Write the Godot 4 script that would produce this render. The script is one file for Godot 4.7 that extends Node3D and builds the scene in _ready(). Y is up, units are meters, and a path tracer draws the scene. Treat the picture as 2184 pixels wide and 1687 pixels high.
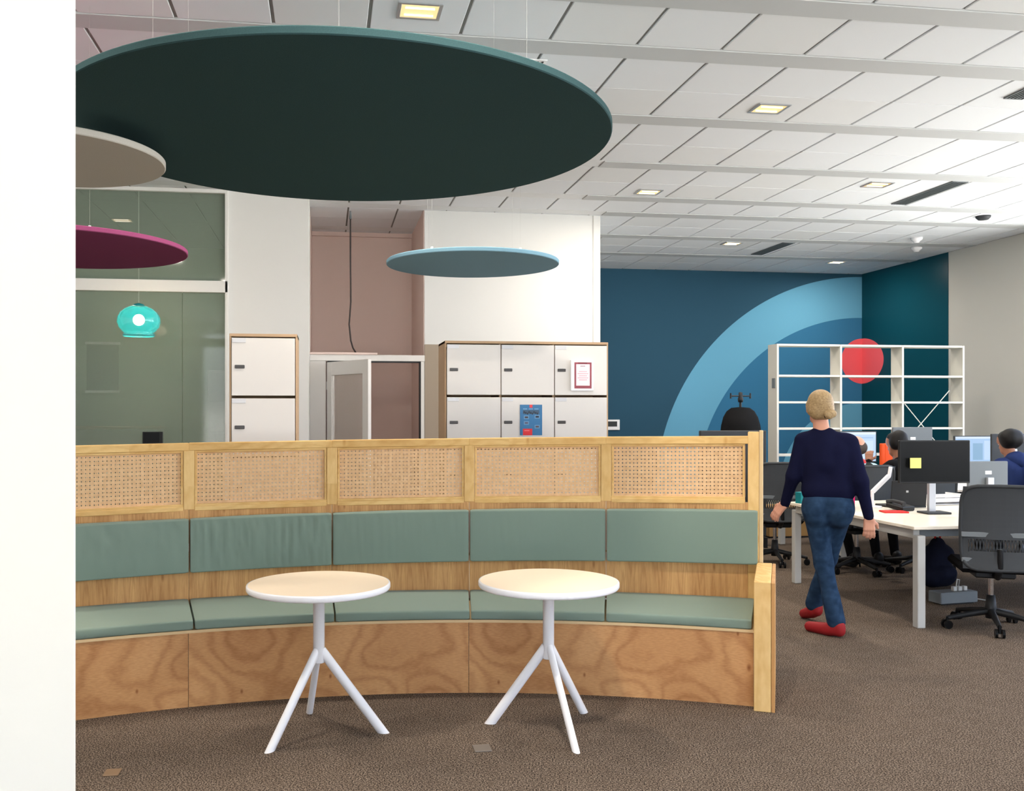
extends Node3D
# An office lounge: curved banquette with rattan screens, cafe tables, hanging acoustic discs, lockers, desks behind.
# Room axes: x to the side, y up, depth into the room is -z. v() takes depth as a positive number.

const CEIL := 4.016
var M := {}
var taken := {}
var rng := RandomNumberGenerator.new()

# ------------------------------------------------------------------ mesh building
class MB:
	var v := PackedVector3Array()
	var n := PackedVector3Array()
	var u := PackedVector2Array()

	func tri(a: Vector3, b: Vector3, c: Vector3, na: Vector3, nb: Vector3, nc: Vector3, ua := Vector2.ZERO, ub := Vector2.ZERO, uc := Vector2.ZERO) -> void:
		if (b - a).cross(c - a).dot(na + nb + nc) > 0.0:
			v.append_array(PackedVector3Array([a, c, b]))
			n.append_array(PackedVector3Array([na, nc, nb]))
			u.append_array(PackedVector2Array([ua, uc, ub]))
		else:
			v.append_array(PackedVector3Array([a, b, c]))
			n.append_array(PackedVector3Array([na, nb, nc]))
			u.append_array(PackedVector2Array([ua, ub, uc]))

	func flat(a: Vector3, b: Vector3, c: Vector3, hint: Vector3) -> void:
		var m := (b - a).cross(c - a).normalized()
		if m.dot(hint) < 0.0:
			m = -m
		tri(a, b, c, m, m, m)

	func quad(a: Vector3, b: Vector3, c: Vector3, d: Vector3, hint: Vector3) -> void:
		var m := (b - a).cross(c - a)
		if m.length() < 1e-12:
			m = (c - a).cross(d - a)
		m = m.normalized()
		if m.dot(hint) < 0.0:
			m = -m
		tri(a, b, c, m, m, m, Vector2(0, 0), Vector2(1, 0), Vector2(1, 1))
		tri(a, c, d, m, m, m, Vector2(0, 0), Vector2(1, 1), Vector2(0, 1))

	func quad_n(p: Array, q: Array, uv: Array) -> void:
		tri(p[0], p[1], p[2], q[0], q[1], q[2], uv[0], uv[1], uv[2])
		tri(p[0], p[2], p[3], q[0], q[2], q[3], uv[0], uv[2], uv[3])

	# chamfered box; e is the chamfer
	func box(c: Vector3, s: Vector3, e := 0.0, b := Basis()) -> void:
		var h := s * 0.5
		if e <= 0.0:
			for ax in 3:
				for sg in [-1.0, 1.0]:
					var w := Vector3.ZERO
					w[ax] = sg * h[ax]
					var p := Vector3.ZERO
					p[(ax + 1) % 3] = h[(ax + 1) % 3]
					var q := Vector3.ZERO
					q[(ax + 2) % 3] = h[(ax + 2) % 3]
					quad(c + b * (w - p - q), c + b * (w + p - q), c + b * (w + p + q), c + b * (w - p + q), b * w)
			return
		e = minf(e, minf(h.x, minf(h.y, h.z)) * 0.98)
		var k := h - Vector3(e, e, e)
		for ax in 3:
			var i := (ax + 1) % 3
			var j := (ax + 2) % 3
			for sg in [-1.0, 1.0]:
				var w := Vector3.ZERO
				w[ax] = sg * h[ax]
				var p := Vector3.ZERO
				p[i] = k[i]
				var q := Vector3.ZERO
				q[j] = k[j]
				quad(c + b * (w - p - q), c + b * (w + p - q), c + b * (w + p + q), c + b * (w - p + q), b * w)
			for s1 in [-1.0, 1.0]:
				for s2 in [-1.0, 1.0]:
					var p1 := Vector3.ZERO
					p1[i] = s1 * h[i]
					p1[j] = s2 * k[j]
					var p2 := Vector3.ZERO
					p2[i] = s1 * k[i]
					p2[j] = s2 * h[j]
					var l := Vector3.ZERO
					l[ax] = k[ax]
					quad(c + b * (p1 - l), c + b * (p1 + l), c + b * (p2 + l), c + b * (p2 - l), b * (p1 + p2))
		for sx in [-1.0, 1.0]:
			for sy in [-1.0, 1.0]:
				for sz in [-1.0, 1.0]:
					flat(c + b * Vector3(sx * h.x, sy * k.y, sz * k.z), c + b * Vector3(sx * k.x, sy * h.y, sz * k.z), c + b * Vector3(sx * k.x, sy * k.y, sz * h.z), b * Vector3(sx, sy, sz))

	# bar between two points with a rectangular section
	func bar(a: Vector3, c: Vector3, w: float, t: float, e := 0.0, up := Vector3.UP) -> void:
		var d := (c - a)
		var l := d.length()
		d = d / l
		if absf(d.dot(up)) > 0.99:
			up = Vector3.RIGHT
		var s := d.cross(up).normalized()
		var uu := s.cross(d).normalized()
		box((a + c) * 0.5, Vector3(w, t, l), e, Basis(s, uu, -d))

	# round tube through points, with a radius for each point
	func tube(p: Array, r: Array, seg := 12, caps := true) -> void:
		var rings := []
		var prev := Vector3.ZERO
		for i in p.size():
			var t: Vector3 = (p[mini(i + 1, p.size() - 1)] - p[maxi(i - 1, 0)]).normalized()
			var s: Vector3
			if prev == Vector3.ZERO:
				s = t.cross(Vector3.UP if absf(t.y) < 0.9 else Vector3.RIGHT).normalized()
			else:
				s = (prev - t * prev.dot(t)).normalized()
			prev = s
			var w := t.cross(s)
			var ring := []
			for k in seg:
				var a := TAU * k / seg
				ring.append([p[i] + (s * cos(a) + w * sin(a)) * r[i], s * cos(a) + w * sin(a)])
			rings.append(ring)
		for i in p.size() - 1:
			for k in seg:
				var k2 := (k + 1) % seg
				quad_n([rings[i][k][0], rings[i][k2][0], rings[i + 1][k2][0], rings[i + 1][k][0]], [rings[i][k][1], rings[i][k2][1], rings[i + 1][k2][1], rings[i + 1][k][1]], [Vector2(), Vector2(), Vector2(), Vector2()])
		if caps:
			for e in [0, p.size() - 1]:
				var d: Vector3 = (p[0] - p[1]) if e == 0 else (p[e] - p[e - 1])
				for k in seg:
					flat(p[e], rings[e][k][0], rings[e][(k + 1) % seg][0], d)

	# turned shape: profile of (radius, height) from bottom to top
	func lathe(pr: Array, seg := 24, o := Vector3.ZERO, sharp := false) -> void:
		for i in pr.size() - 1:
			var a: Vector2 = pr[i]
			var c: Vector2 = pr[i + 1]
			var fn := Vector2(c.y - a.y, a.x - c.x).normalized()
			var na := fn
			var nc := fn
			if not sharp:
				if i > 0:
					var z: Vector2 = pr[i - 1]
					na = (fn + Vector2(a.y - z.y, z.x - a.x).normalized()).normalized()
				if i < pr.size() - 2:
					var z2: Vector2 = pr[i + 2]
					nc = (fn + Vector2(z2.y - c.y, c.x - z2.x).normalized()).normalized()
			for k in seg:
				var t := TAU * k / seg
				var t2 := TAU * (k + 1) / seg
				var d := Vector3(cos(t), 0, sin(t))
				var d2 := Vector3(cos(t2), 0, sin(t2))
				quad_n([o + d * a.x + Vector3.UP * a.y, o + d2 * a.x + Vector3.UP * a.y, o + d2 * c.x + Vector3.UP * c.y, o + d * c.x + Vector3.UP * c.y],
					[d * na.x + Vector3.UP * na.y, d2 * na.x + Vector3.UP * na.y, d2 * nc.x + Vector3.UP * nc.y, d * nc.x + Vector3.UP * nc.y], [Vector2(), Vector2(), Vector2(), Vector2()])

	func ball(c: Vector3, r: Vector3, seg := 16) -> void:
		var rows := seg / 2
		for i in rows:
			for k in seg:
				var p := []
				var q := []
				for w in [[i, k], [i, k + 1], [i + 1, k + 1], [i + 1, k]]:
					var th: float = PI * w[0] / rows
					var ph: float = TAU * w[1] / seg
					var d := Vector3(sin(th) * cos(ph), cos(th), sin(th) * sin(ph))
					p.append(c + d * r)
					q.append((d / r).normalized())
				quad_n(p, q, [Vector2(), Vector2(), Vector2(), Vector2()])

	# solid with a flat outline (x, y) pushed along z from z0 to z1
	func prism(o: PackedVector2Array, z0: float, z1: float, b := Basis(), c := Vector3.ZERO) -> void:
		var id := Geometry2D.triangulate_polygon(o)
		for i in range(0, id.size(), 3):
			for z in [z0, z1]:
				var hint := b * Vector3(0, 0, 1 if (z == z1) == (z1 > z0) else -1)
				flat(c + b * Vector3(o[id[i]].x, o[id[i]].y, z), c + b * Vector3(o[id[i + 1]].x, o[id[i + 1]].y, z), c + b * Vector3(o[id[i + 2]].x, o[id[i + 2]].y, z), hint)
		var ccw := not Geometry2D.is_polygon_clockwise(o)
		for i in o.size():
			var p := o[i]
			var q := o[(i + 1) % o.size()]
			var e := q - p
			var out := Vector3(e.y, -e.x, 0) if ccw else Vector3(-e.y, e.x, 0)
			quad(c + b * Vector3(p.x, p.y, z0), c + b * Vector3(q.x, q.y, z0), c + b * Vector3(q.x, q.y, z1), c + b * Vector3(p.x, p.y, z1), b * out)

	func add(o: MB) -> void:
		v.append_array(o.v)
		n.append_array(o.n)
		u.append_array(o.u)

	func mesh() -> ArrayMesh:
		var a := []
		a.resize(Mesh.ARRAY_MAX)
		a[Mesh.ARRAY_VERTEX] = v
		a[Mesh.ARRAY_NORMAL] = n
		a[Mesh.ARRAY_TEX_UV] = u
		var m := ArrayMesh.new()
		m.add_surface_from_arrays(Mesh.PRIMITIVE_TRIANGLES, a)
		return m

	# one smooth skin over tapered capsules [a, b, ra, rb]: summed fields, meshed as surface nets
	func blob(caps: Array, cell: float, soft := 0.012) -> void:
		var lo := Vector3(1e9, 1e9, 1e9)
		var hi := -lo
		var pad := soft * 5.0 + cell * 2.0
		for c in caps:
			for k in 2:
				var r: float = c[2 + k] + pad
				lo = lo.min(c[k] - Vector3(r, r, r))
				hi = hi.max(c[k] + Vector3(r, r, r))
		var nx := int((hi.x - lo.x) / cell) + 2
		var ny := int((hi.y - lo.y) / cell) + 2
		var nz := int((hi.z - lo.z) / cell) + 2
		var acc := PackedFloat32Array()
		acc.resize(nx * ny * nz)
		for c in caps:
			var a: Vector3 = c[0]
			var ba: Vector3 = c[1] - c[0]
			var bb := maxf(ba.length_squared(), 1e-9)
			var ra: float = c[2]
			var rb: float = c[3]
			var rm := maxf(ra, rb) + pad
			var l: Vector3 = (a.min(c[1]) - Vector3(rm, rm, rm) - lo) / cell
			var g: Vector3 = (a.max(c[1]) + Vector3(rm, rm, rm) - lo) / cell
			for z in range(maxi(0, int(l.z)), mini(nz, int(g.z) + 1)):
				for y in range(maxi(0, int(l.y)), mini(ny, int(g.y) + 1)):
					var row := (z * ny + y) * nx
					for x in range(maxi(0, int(l.x)), mini(nx, int(g.x) + 1)):
						var pa := lo + Vector3(x, y, z) * cell - a
						var t := clampf(pa.dot(ba) / bb, 0.0, 1.0)
						var d := (pa - ba * t).length() - ra - (rb - ra) * t
						if d < pad:
							acc[row + x] += exp(-d / soft)
		var dx := 1
		var dy := nx
		var dz := nx * ny
		var corner := [0, dx, dy, dx + dy, dz, dx + dz, dy + dz, dx + dy + dz]
		var at := {}
		var verts := PackedVector3Array()
		for z in nz - 1:
			for y in ny - 1:
				var row := (z * ny + y) * nx
				for x in nx - 1:
					var i := row + x
					var c0 := acc[i] > 1.0
					if acc[i] == 0.0 and acc[i + dx + dy + dz] == 0.0:
						continue
					var mixed := false
					for k in 7:
						if (acc[i + corner[k + 1]] > 1.0) != c0:
							mixed = true
							break
					if not mixed:
						continue
					var sum := Vector3.ZERO
					var cnt := 0
					for k in 8:
						for ax in 3:
							if k & (1 << ax):
								continue
							var k2 := k | (1 << ax)
							var f0 := log(maxf(acc[i + corner[k]], 1e-6))
							var f1 := log(maxf(acc[i + corner[k2]], 1e-6))
							if (f0 > 0.0) == (f1 > 0.0):
								continue
							var t := f0 / (f0 - f1)
							var p := Vector3(k & 1, (k >> 1) & 1, (k >> 2) & 1)
							p[ax] += t
							sum += p
							cnt += 1
					at[i] = verts.size()
					verts.append(lo + (Vector3(x, y, z) + sum / cnt) * cell)
		var idx := PackedInt32Array()
		var nrm := PackedVector3Array()
		nrm.resize(verts.size())
		var step := [dx, dy, dz]
		for i in at:
			for ax in 3:
				var e: int = step[ax]
				var in0 := acc[i] > 1.0
				if in0 == (acc[i + e] > 1.0):
					continue
				var p: int = step[(ax + 1) % 3]
				var q: int = step[(ax + 2) % 3]
				if not (at.has(i - p) and at.has(i - q) and at.has(i - p - q)):
					continue
				var f := [at[i], at[i - p], at[i - p - q], at[i - q]]
				if in0:
					f = [f[3], f[2], f[1], f[0]]
				for t in [[0, 1, 2], [0, 2, 3]]:
					var m: Vector3 = (verts[f[t[2]]] - verts[f[t[0]]]).cross(verts[f[t[1]]] - verts[f[t[0]]])
					for k in t:
						nrm[f[k]] += m
						idx.append(f[k])
		for k in range(0, idx.size(), 3):
			var a := nrm[idx[k]].normalized()
			var b := nrm[idx[k + 1]].normalized()
			var c := nrm[idx[k + 2]].normalized()
			tri(verts[idx[k]], verts[idx[k + 1]], verts[idx[k + 2]], a, b, c)

# ------------------------------------------------------------------ scene helpers
func v(x: float, y: float, depth: float) -> Vector3:
	return Vector3(x, y, -depth)

func numbered(called: String) -> String:
	taken[called] = taken.get(called, -1) + 1
	return called if taken[called] == 0 else "%s_%03d" % [called, taken[called]]

func tag(o: Node3D, label: String, category: String, group := "") -> Node3D:
	o.set_meta("label", label)
	o.set_meta("category", category)
	if group:
		o.set_meta("group", group)
	return o

func thing(called: String, label: String, category: String, at := Vector3.ZERO, turn := 0.0, group := "") -> Node3D:
	var o := Node3D.new()
	o.name = numbered(called)
	add_child(o)
	o.position = at
	o.rotation.y = turn
	return tag(o, label, category, group)

func part(parent: Node3D, called: String, b, mat: Material, at := Vector3.ZERO) -> MeshInstance3D:
	var o := MeshInstance3D.new()
	o.name = called if parent != self else numbered(called)
	o.mesh = b.mesh() if b is MB else b
	o.material_override = mat
	o.position = at
	parent.add_child(o, true)
	return o

func solid(called: String, b, mat: Material, label: String, category: String, at := Vector3.ZERO, turn := 0.0, group := "") -> MeshInstance3D:
	var o := part(self, called, b, mat, at)
	o.rotation.y = turn
	tag(o, label, category, group)
	return o

func structure(called: String, b, mat: Material, label := "") -> MeshInstance3D:
	var o := part(self, called, b, mat)
	o.set_meta("kind", "structure")
	o.set_meta("label", label if label else called.replace("_", " ") + " of the office room")
	o.set_meta("category", called.get_slice("_", 0))
	return o

func copy(o: Node3D, label: String, at: Vector3, turn: float) -> Node3D:
	var c: Node3D = o.duplicate()
	c.name = numbered(str(o.name))
	add_child(c)
	c.position = at
	c.rotation.y = turn
	c.set_meta("label", label)
	return c

func bx(c: Vector3, s: Vector3, e := 0.0, b := Basis()) -> MB:
	var m := MB.new()
	m.box(c, s, e, b)
	return m

func slab(x0: float, x1: float, y0: float, y1: float, d0: float, d1: float, e := 0.0) -> MB:
	return bx(v((x0 + x1) / 2, (y0 + y1) / 2, (d0 + d1) / 2), Vector3(x1 - x0, y1 - y0, d1 - d0), e)

# ------------------------------------------------------------------ materials
func mat(called: String, r: int, g: int, b: int, rough := 0.7, spec := 0.5, metal := 0.0) -> StandardMaterial3D:
	var m := StandardMaterial3D.new()
	m.resource_name = called
	m.albedo_color = Color8(r, g, b)
	m.roughness = rough
	m.metallic_specular = spec
	m.metallic = metal
	M[called] = m
	return m

func noise_tex(freq: float, a: Color, b: Color, size := 512, oct := 4, seed_ := 1, sharp := 0.0) -> NoiseTexture2D:
	var f := FastNoiseLite.new()
	f.seed = seed_
	f.frequency = freq
	f.fractal_octaves = oct
	var t := NoiseTexture2D.new()
	t.width = size
	t.height = size
	t.seamless = true
	t.noise = f
	var g := Gradient.new()
	g.set_color(0, a)
	g.set_color(1, b)
	if sharp > 0.0:
		g.set_offset(0, sharp)
		g.set_offset(1, 1.0 - sharp)
	t.color_ramp = g
	return t

func triplanar(m: StandardMaterial3D, t: Texture2D, scale: float) -> void:
	m.albedo_texture = t
	m.uv1_triplanar = true
	m.uv1_world_triplanar = true
	m.uv1_scale = Vector3(scale, scale, scale)

# wood figure painted into an image: rings of a stretched noise give long or cathedral grain
func wood_image(w: int, h: int, light: Color, dark: Color, rings: float, sx: float, sy: float, knots: int, seed_: int) -> ImageTexture:
	var f := FastNoiseLite.new()
	f.seed = seed_
	f.frequency = 0.004
	f.fractal_octaves = 2
	var g := FastNoiseLite.new()
	g.seed = seed_ + 7
	g.frequency = 0.05
	var r := RandomNumberGenerator.new()
	r.seed = seed_
	var spots := []
	for k in knots:
		spots.append(Vector3(r.randf() * w, r.randf() * h, r.randf_range(2.5, 6.0)))
	var im := Image.create(w, h, false, Image.FORMAT_RGB8)
	for y in h:
		for x in w:
			var a := f.get_noise_2d(x * sx, y * sy)
			var k := 0.5 + 0.5 * sin(a * rings + g.get_noise_2d(x * sx * 0.5, y * sy * 0.5) * 1.6)
			k = pow(k, 2.2) * 0.75
			var fine := g.get_noise_2d(x * (4.0 if sx > sy else 0.6), y * (0.6 if sx > sy else 4.0) + 91.0)
			var t := clampf(0.28 + k * 0.5 + fine * 0.3 + a * 0.5, 0.0, 1.0)
			for s in spots:
				var q := Vector2((x - s.x) / s.z, (y - s.y) / (s.z * 1.6)).length()
				if q < 2.4:
					t = maxf(t, 1.5 - q * 0.6)
			im.set_pixel(x, y, light.lerp(dark, t))
	return ImageTexture.create_from_image(im)

func materials() -> void:
	mat("wall_white", 222, 221, 218, 0.85, 0.3)
	mat("block_white", 210, 210, 208, 0.85, 0.3)
	mat("tile_white", 229, 232, 236, 0.95, 0.2)
	mat("tile_warm", 227, 229, 231, 0.95, 0.2)
	mat("grid_grey", 148, 147, 144, 0.8, 0.3)
	mat("band_grey", 196, 198, 199, 0.6, 0.3)
	mat("pillar_white", 224, 219, 206, 0.85, 0.3)
	mat("mural_dark", 48, 84, 105, 0.85, 0.25)
	mat("mural_light", 104, 168, 200, 0.85, 0.25)
	mat("mural_mid", 54, 114, 152, 0.85, 0.25)
	mat("teal_paint", 13, 68, 82, 0.3, 0.25)
	mat("coral_paint", 236, 96, 104, 0.8, 0.25)
	mat("grey_wall", 196, 194, 187, 0.85, 0.3)
	mat("beige_panel", 158, 144, 128, 0.8, 0.3)
	mat("pink_paint", 222, 200, 191, 0.85, 0.3)
	mat("green_room", 150, 165, 145, 0.85, 0.3)
	mat("white_metal", 238, 238, 240, 0.35, 0.5)
	mat("white_gloss", 243, 243, 246, 0.25, 0.5)
	mat("white_laminate", 219, 216, 212, 0.55, 0.4)
	mat("cream_laminate", 248, 230, 204, 0.42, 0.4)
	mat("desk_laminate", 242, 232, 214, 0.35, 0.5)
	mat("light_grey", 186, 186, 182, 0.5, 0.4)
	mat("silver", 190, 192, 196, 0.3, 0.5, 0.7)
	mat("chrome", 210, 212, 216, 0.15, 0.5, 1.0)
	mat("steel_grey", 112, 118, 122, 0.5, 0.4)
	mat("charcoal", 52, 55, 58, 0.6, 0.4)
	mat("near_black", 24, 25, 27, 0.5, 0.4)
	mat("black_gloss", 18, 19, 20, 0.3, 0.25)
	mat("lock_dark", 58, 56, 56, 0.4, 0.5)
	mat("label_clear", 205, 206, 210, 0.25, 0.5)
	mat("oak_edge", 186, 158, 128, 0.7, 0.3)
	mat("ply_edge", 214, 186, 142, 0.7, 0.3)
	mat("tan_board", 170, 134, 84, 0.7, 0.3)
	mat("shelf_white", 206, 204, 195, 0.6, 0.3)
	mat("yellow_note", 240, 232, 132, 0.9, 0.2)
	mat("magenta_card", 226, 30, 112, 0.6, 0.3)
	mat("teal_card", 24, 124, 132, 0.6, 0.3)
	mat("red_card", 206, 52, 50, 0.6, 0.3)
	mat("orange_card", 238, 86, 34, 0.6, 0.3)
	mat("paper", 240, 239, 236, 0.9, 0.2)
	mat("navy_cloth", 26, 30, 46, 0.95, 0.2)
	mat("skin", 205, 150, 126, 0.6, 0.35)
	mat("skin_brown", 150, 104, 82, 0.6, 0.35)
	mat("eye_white", 235, 232, 228, 0.3, 0.5)
	mat("eye_dark", 50, 38, 30, 0.2, 0.5)
	mat("lips", 176, 92, 88, 0.5, 0.4)
	mat("hair_dark", 15, 13, 13, 0.6, 0.35)
	mat("hair_grey", 70, 62, 56, 0.7, 0.3)
	mat("shirt_blue", 176, 200, 214, 0.9, 0.2)
	mat("vest_dark", 44, 48, 46, 0.95, 0.2)
	mat("jacket_blue", 36, 48, 88, 0.9, 0.2)
	mat("black_cloth", 22, 22, 24, 0.95, 0.2)
	mat("coat_black", 26, 26, 27, 0.95, 0.2)
	mat("shoe_red", 142, 28, 32, 0.6, 0.35)
	mat("leaf_green", 96, 150, 62, 0.6, 0.35)
	mat("pot_grey", 120, 120, 116, 0.8, 0.3)
	mat("mesh_grey", 66, 69, 72, 0.8, 0.3)
	mat("cable_white", 225, 225, 222, 0.5, 0.4)
	mat("cable_dark", 60, 52, 50, 0.6, 0.4)
	mat("plate_tan", 128, 104, 80, 0.6, 0.4)
	mat("plate_grey", 112, 104, 96, 0.6, 0.4)

	var carpet := mat("carpet", 255, 255, 255, 1.0, 0.1)
	triplanar(carpet, noise_tex(0.16, Color8(56, 49, 44), Color8(142, 127, 113), 512, 2, 5, 0.3), 1.3)
	carpet.detail_enabled = true
	carpet.detail_blend_mode = BaseMaterial3D.BLEND_MODE_MUL
	carpet.detail_uv_layer = BaseMaterial3D.DETAIL_UV_1
	carpet.detail_albedo = noise_tex(0.012, Color8(236, 234, 232), Color8(255, 255, 255), 512, 3, 8)

	var sage := mat("sage_fabric", 255, 255, 255, 0.95, 0.2)
	triplanar(sage, noise_tex(0.28, Color8(116, 134, 122), Color8(134, 150, 138), 512, 3, 11), 3.0)
	sage.rim_enabled = true
	sage.rim = 0.25
	sage.rim_tint = 0.5

	for d in [["felt_dark", 48, 74, 77], ["felt_white", 196, 192, 184], ["felt_purple", 142, 66, 106], ["felt_blue", 126, 166, 186]]:
		var f := mat(d[0], 255, 255, 255, 0.95, 0.2)
		var c := Color8(d[1], d[2], d[3])
		triplanar(f, noise_tex(0.35, c.darkened(0.08), c.lightened(0.06), 256, 3, 21), 2.5)

	var ply := mat("plywood_front", 255, 255, 255, 0.55, 0.4)
	ply.albedo_texture = wood_image(1400, 280, Color8(208, 158, 106), Color8(160, 108, 64), 24.0, 0.38, 0.5, 4, 3)
	var plyb := mat("plywood_back", 255, 255, 255, 0.55, 0.4)
	plyb.albedo_texture = wood_image(1000, 200, Color8(212, 164, 106), Color8(172, 122, 70), 26.0, 3.2, 0.35, 9, 14)
	var pine := mat("pine", 255, 255, 255, 0.6, 0.35)
	triplanar(pine, wood_image(512, 256, Color8(232, 196, 132), Color8(206, 160, 94), 24.0, 0.5, 3.0, 3, 31), 0.9)
	var pinev := mat("pine_upright", 255, 255, 255, 0.6, 0.35)
	triplanar(pinev, wood_image(256, 512, Color8(232, 196, 134), Color8(208, 164, 98), 24.0, 3.0, 0.5, 2, 37), 0.9)
	var cane := mat("rattan", 255, 255, 255, 0.8, 0.3)
	triplanar(cane, noise_tex(0.06, Color8(220, 178, 132), Color8(242, 206, 160), 256, 3, 41), 2.0)
	cane.backlight_enabled = true
	cane.backlight = Color(0.25, 0.18, 0.1)

	var denim := mat("denim", 255, 255, 255, 0.95, 0.2)
	triplanar(denim, noise_tex(0.03, Color8(24, 40, 62), Color8(52, 76, 104), 256, 5, 51), 1.5)
	var navy := mat("sweater_navy", 255, 255, 255, 1.0, 0.15)
	triplanar(navy, noise_tex(0.2, Color8(19, 21, 42), Color8(26, 28, 54), 256, 3, 52), 3.0)
	var blond := mat("hair_blond", 255, 255, 255, 0.55, 0.4)
	triplanar(blond, noise_tex(0.06, Color8(128, 104, 72), Color8(188, 162, 120), 256, 4, 53), 4.0)

	var glass := mat("green_glass", 134, 148, 134, 0.04, 0.3)
	glass.albedo_color.a = 0.55
	glass.transparency = BaseMaterial3D.TRANSPARENCY_ALPHA
	var clear := mat("clear_glass", 240, 246, 244, 0.03, 0.5)
	clear.albedo_color.a = 0.06
	clear.transparency = BaseMaterial3D.TRANSPARENCY_ALPHA
	var frost := mat("door_glass", 190, 182, 174, 0.1, 0.5)
	frost.albedo_color.a = 0.35
	frost.transparency = BaseMaterial3D.TRANSPARENCY_ALPHA
	var teal := mat("teal_glass", 22, 132, 148, 0.12, 0.5)
	teal.albedo_color.a = 0.6
	teal.transparency = BaseMaterial3D.TRANSPARENCY_ALPHA

func glow(called: String, c: Color, energy: float, tex: Texture2D = null) -> StandardMaterial3D:
	var m := mat(called, 20, 20, 20, 0.4, 0.3)
	m.emission_enabled = true
	m.emission = c
	m.emission_energy_multiplier = energy
	if tex:
		m.emission_texture = tex
		m.emission_operator = BaseMaterial3D.EMISSION_OP_MULTIPLY
	return m

func area_light(parent: Node3D, called: String, at: Vector3, rot: Vector3, size: Vector2, c: Color, energy: float) -> void:
	var l := AreaLight3D.new()
	l.name = called
	l.area_size = size
	l.light_color = c
	l.light_energy = energy
	l.area_range = 25.0
	l.shadow_enabled = true
	l.position = at
	l.rotation = rot
	parent.add_child(l, true)

# ------------------------------------------------------------------ main
func _ready() -> void:
	rng.seed = 20
	var cam := Camera3D.new()
	cam.name = "camera"
	cam.projection = Camera3D.PROJECTION_FRUSTUM
	cam.near = 0.1
	cam.far = 120.0
	cam.size = 0.1 * 1687.0 / 2000.0
	cam.frustum_offset = Vector2(0.1 * 103.64 / 2000.0, 0.1 * 33.76 / 2000.0)
	cam.position = Vector3(0, 1.55, 0)
	cam.rotation.y = -0.1457
	add_child(cam)
	cam.current = true

	var sky_mat := ProceduralSkyMaterial.new()
	sky_mat.sky_top_color = Color(0.72, 0.82, 0.98)
	sky_mat.sky_horizon_color = Color(0.97, 0.98, 1.0)
	sky_mat.ground_bottom_color = Color(0.86, 0.86, 0.84)
	sky_mat.ground_energy_multiplier = 1.4
	sky_mat.ground_horizon_color = Color(0.96, 0.96, 0.95)
	var sky := Sky.new()
	sky.sky_material = sky_mat
	var env := Environment.new()
	env.background_mode = Environment.BG_SKY
	env.sky = sky
	env.background_energy_multiplier = 7.0
	env.tonemap_mode = Environment.TONE_MAPPER_LINEAR
	env.tonemap_exposure = 1.27
	env.sdfgi_enabled = true
	env.ssao_enabled = true
	env.ssil_enabled = true
	var we := WorldEnvironment.new()
	we.name = "world_environment"
	we.environment = env
	add_child(we)

	materials()
	glow("lamp_glow", Color8(255, 214, 150), 1.0)
	glow("tube_glow", Color8(255, 240, 214), 2.6)
	glow("bulb_glow", Color8(255, 244, 222), 6.0)
	shell()
	ceiling()
	mural()
	partitions()
	bench()
	tables()
	discs()
	lockers()
	ceiling_fittings()
	wall_things()
	bookshelf()
	back_corner()
	desks()
	chairs()
	desk_things()
	people()

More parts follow.
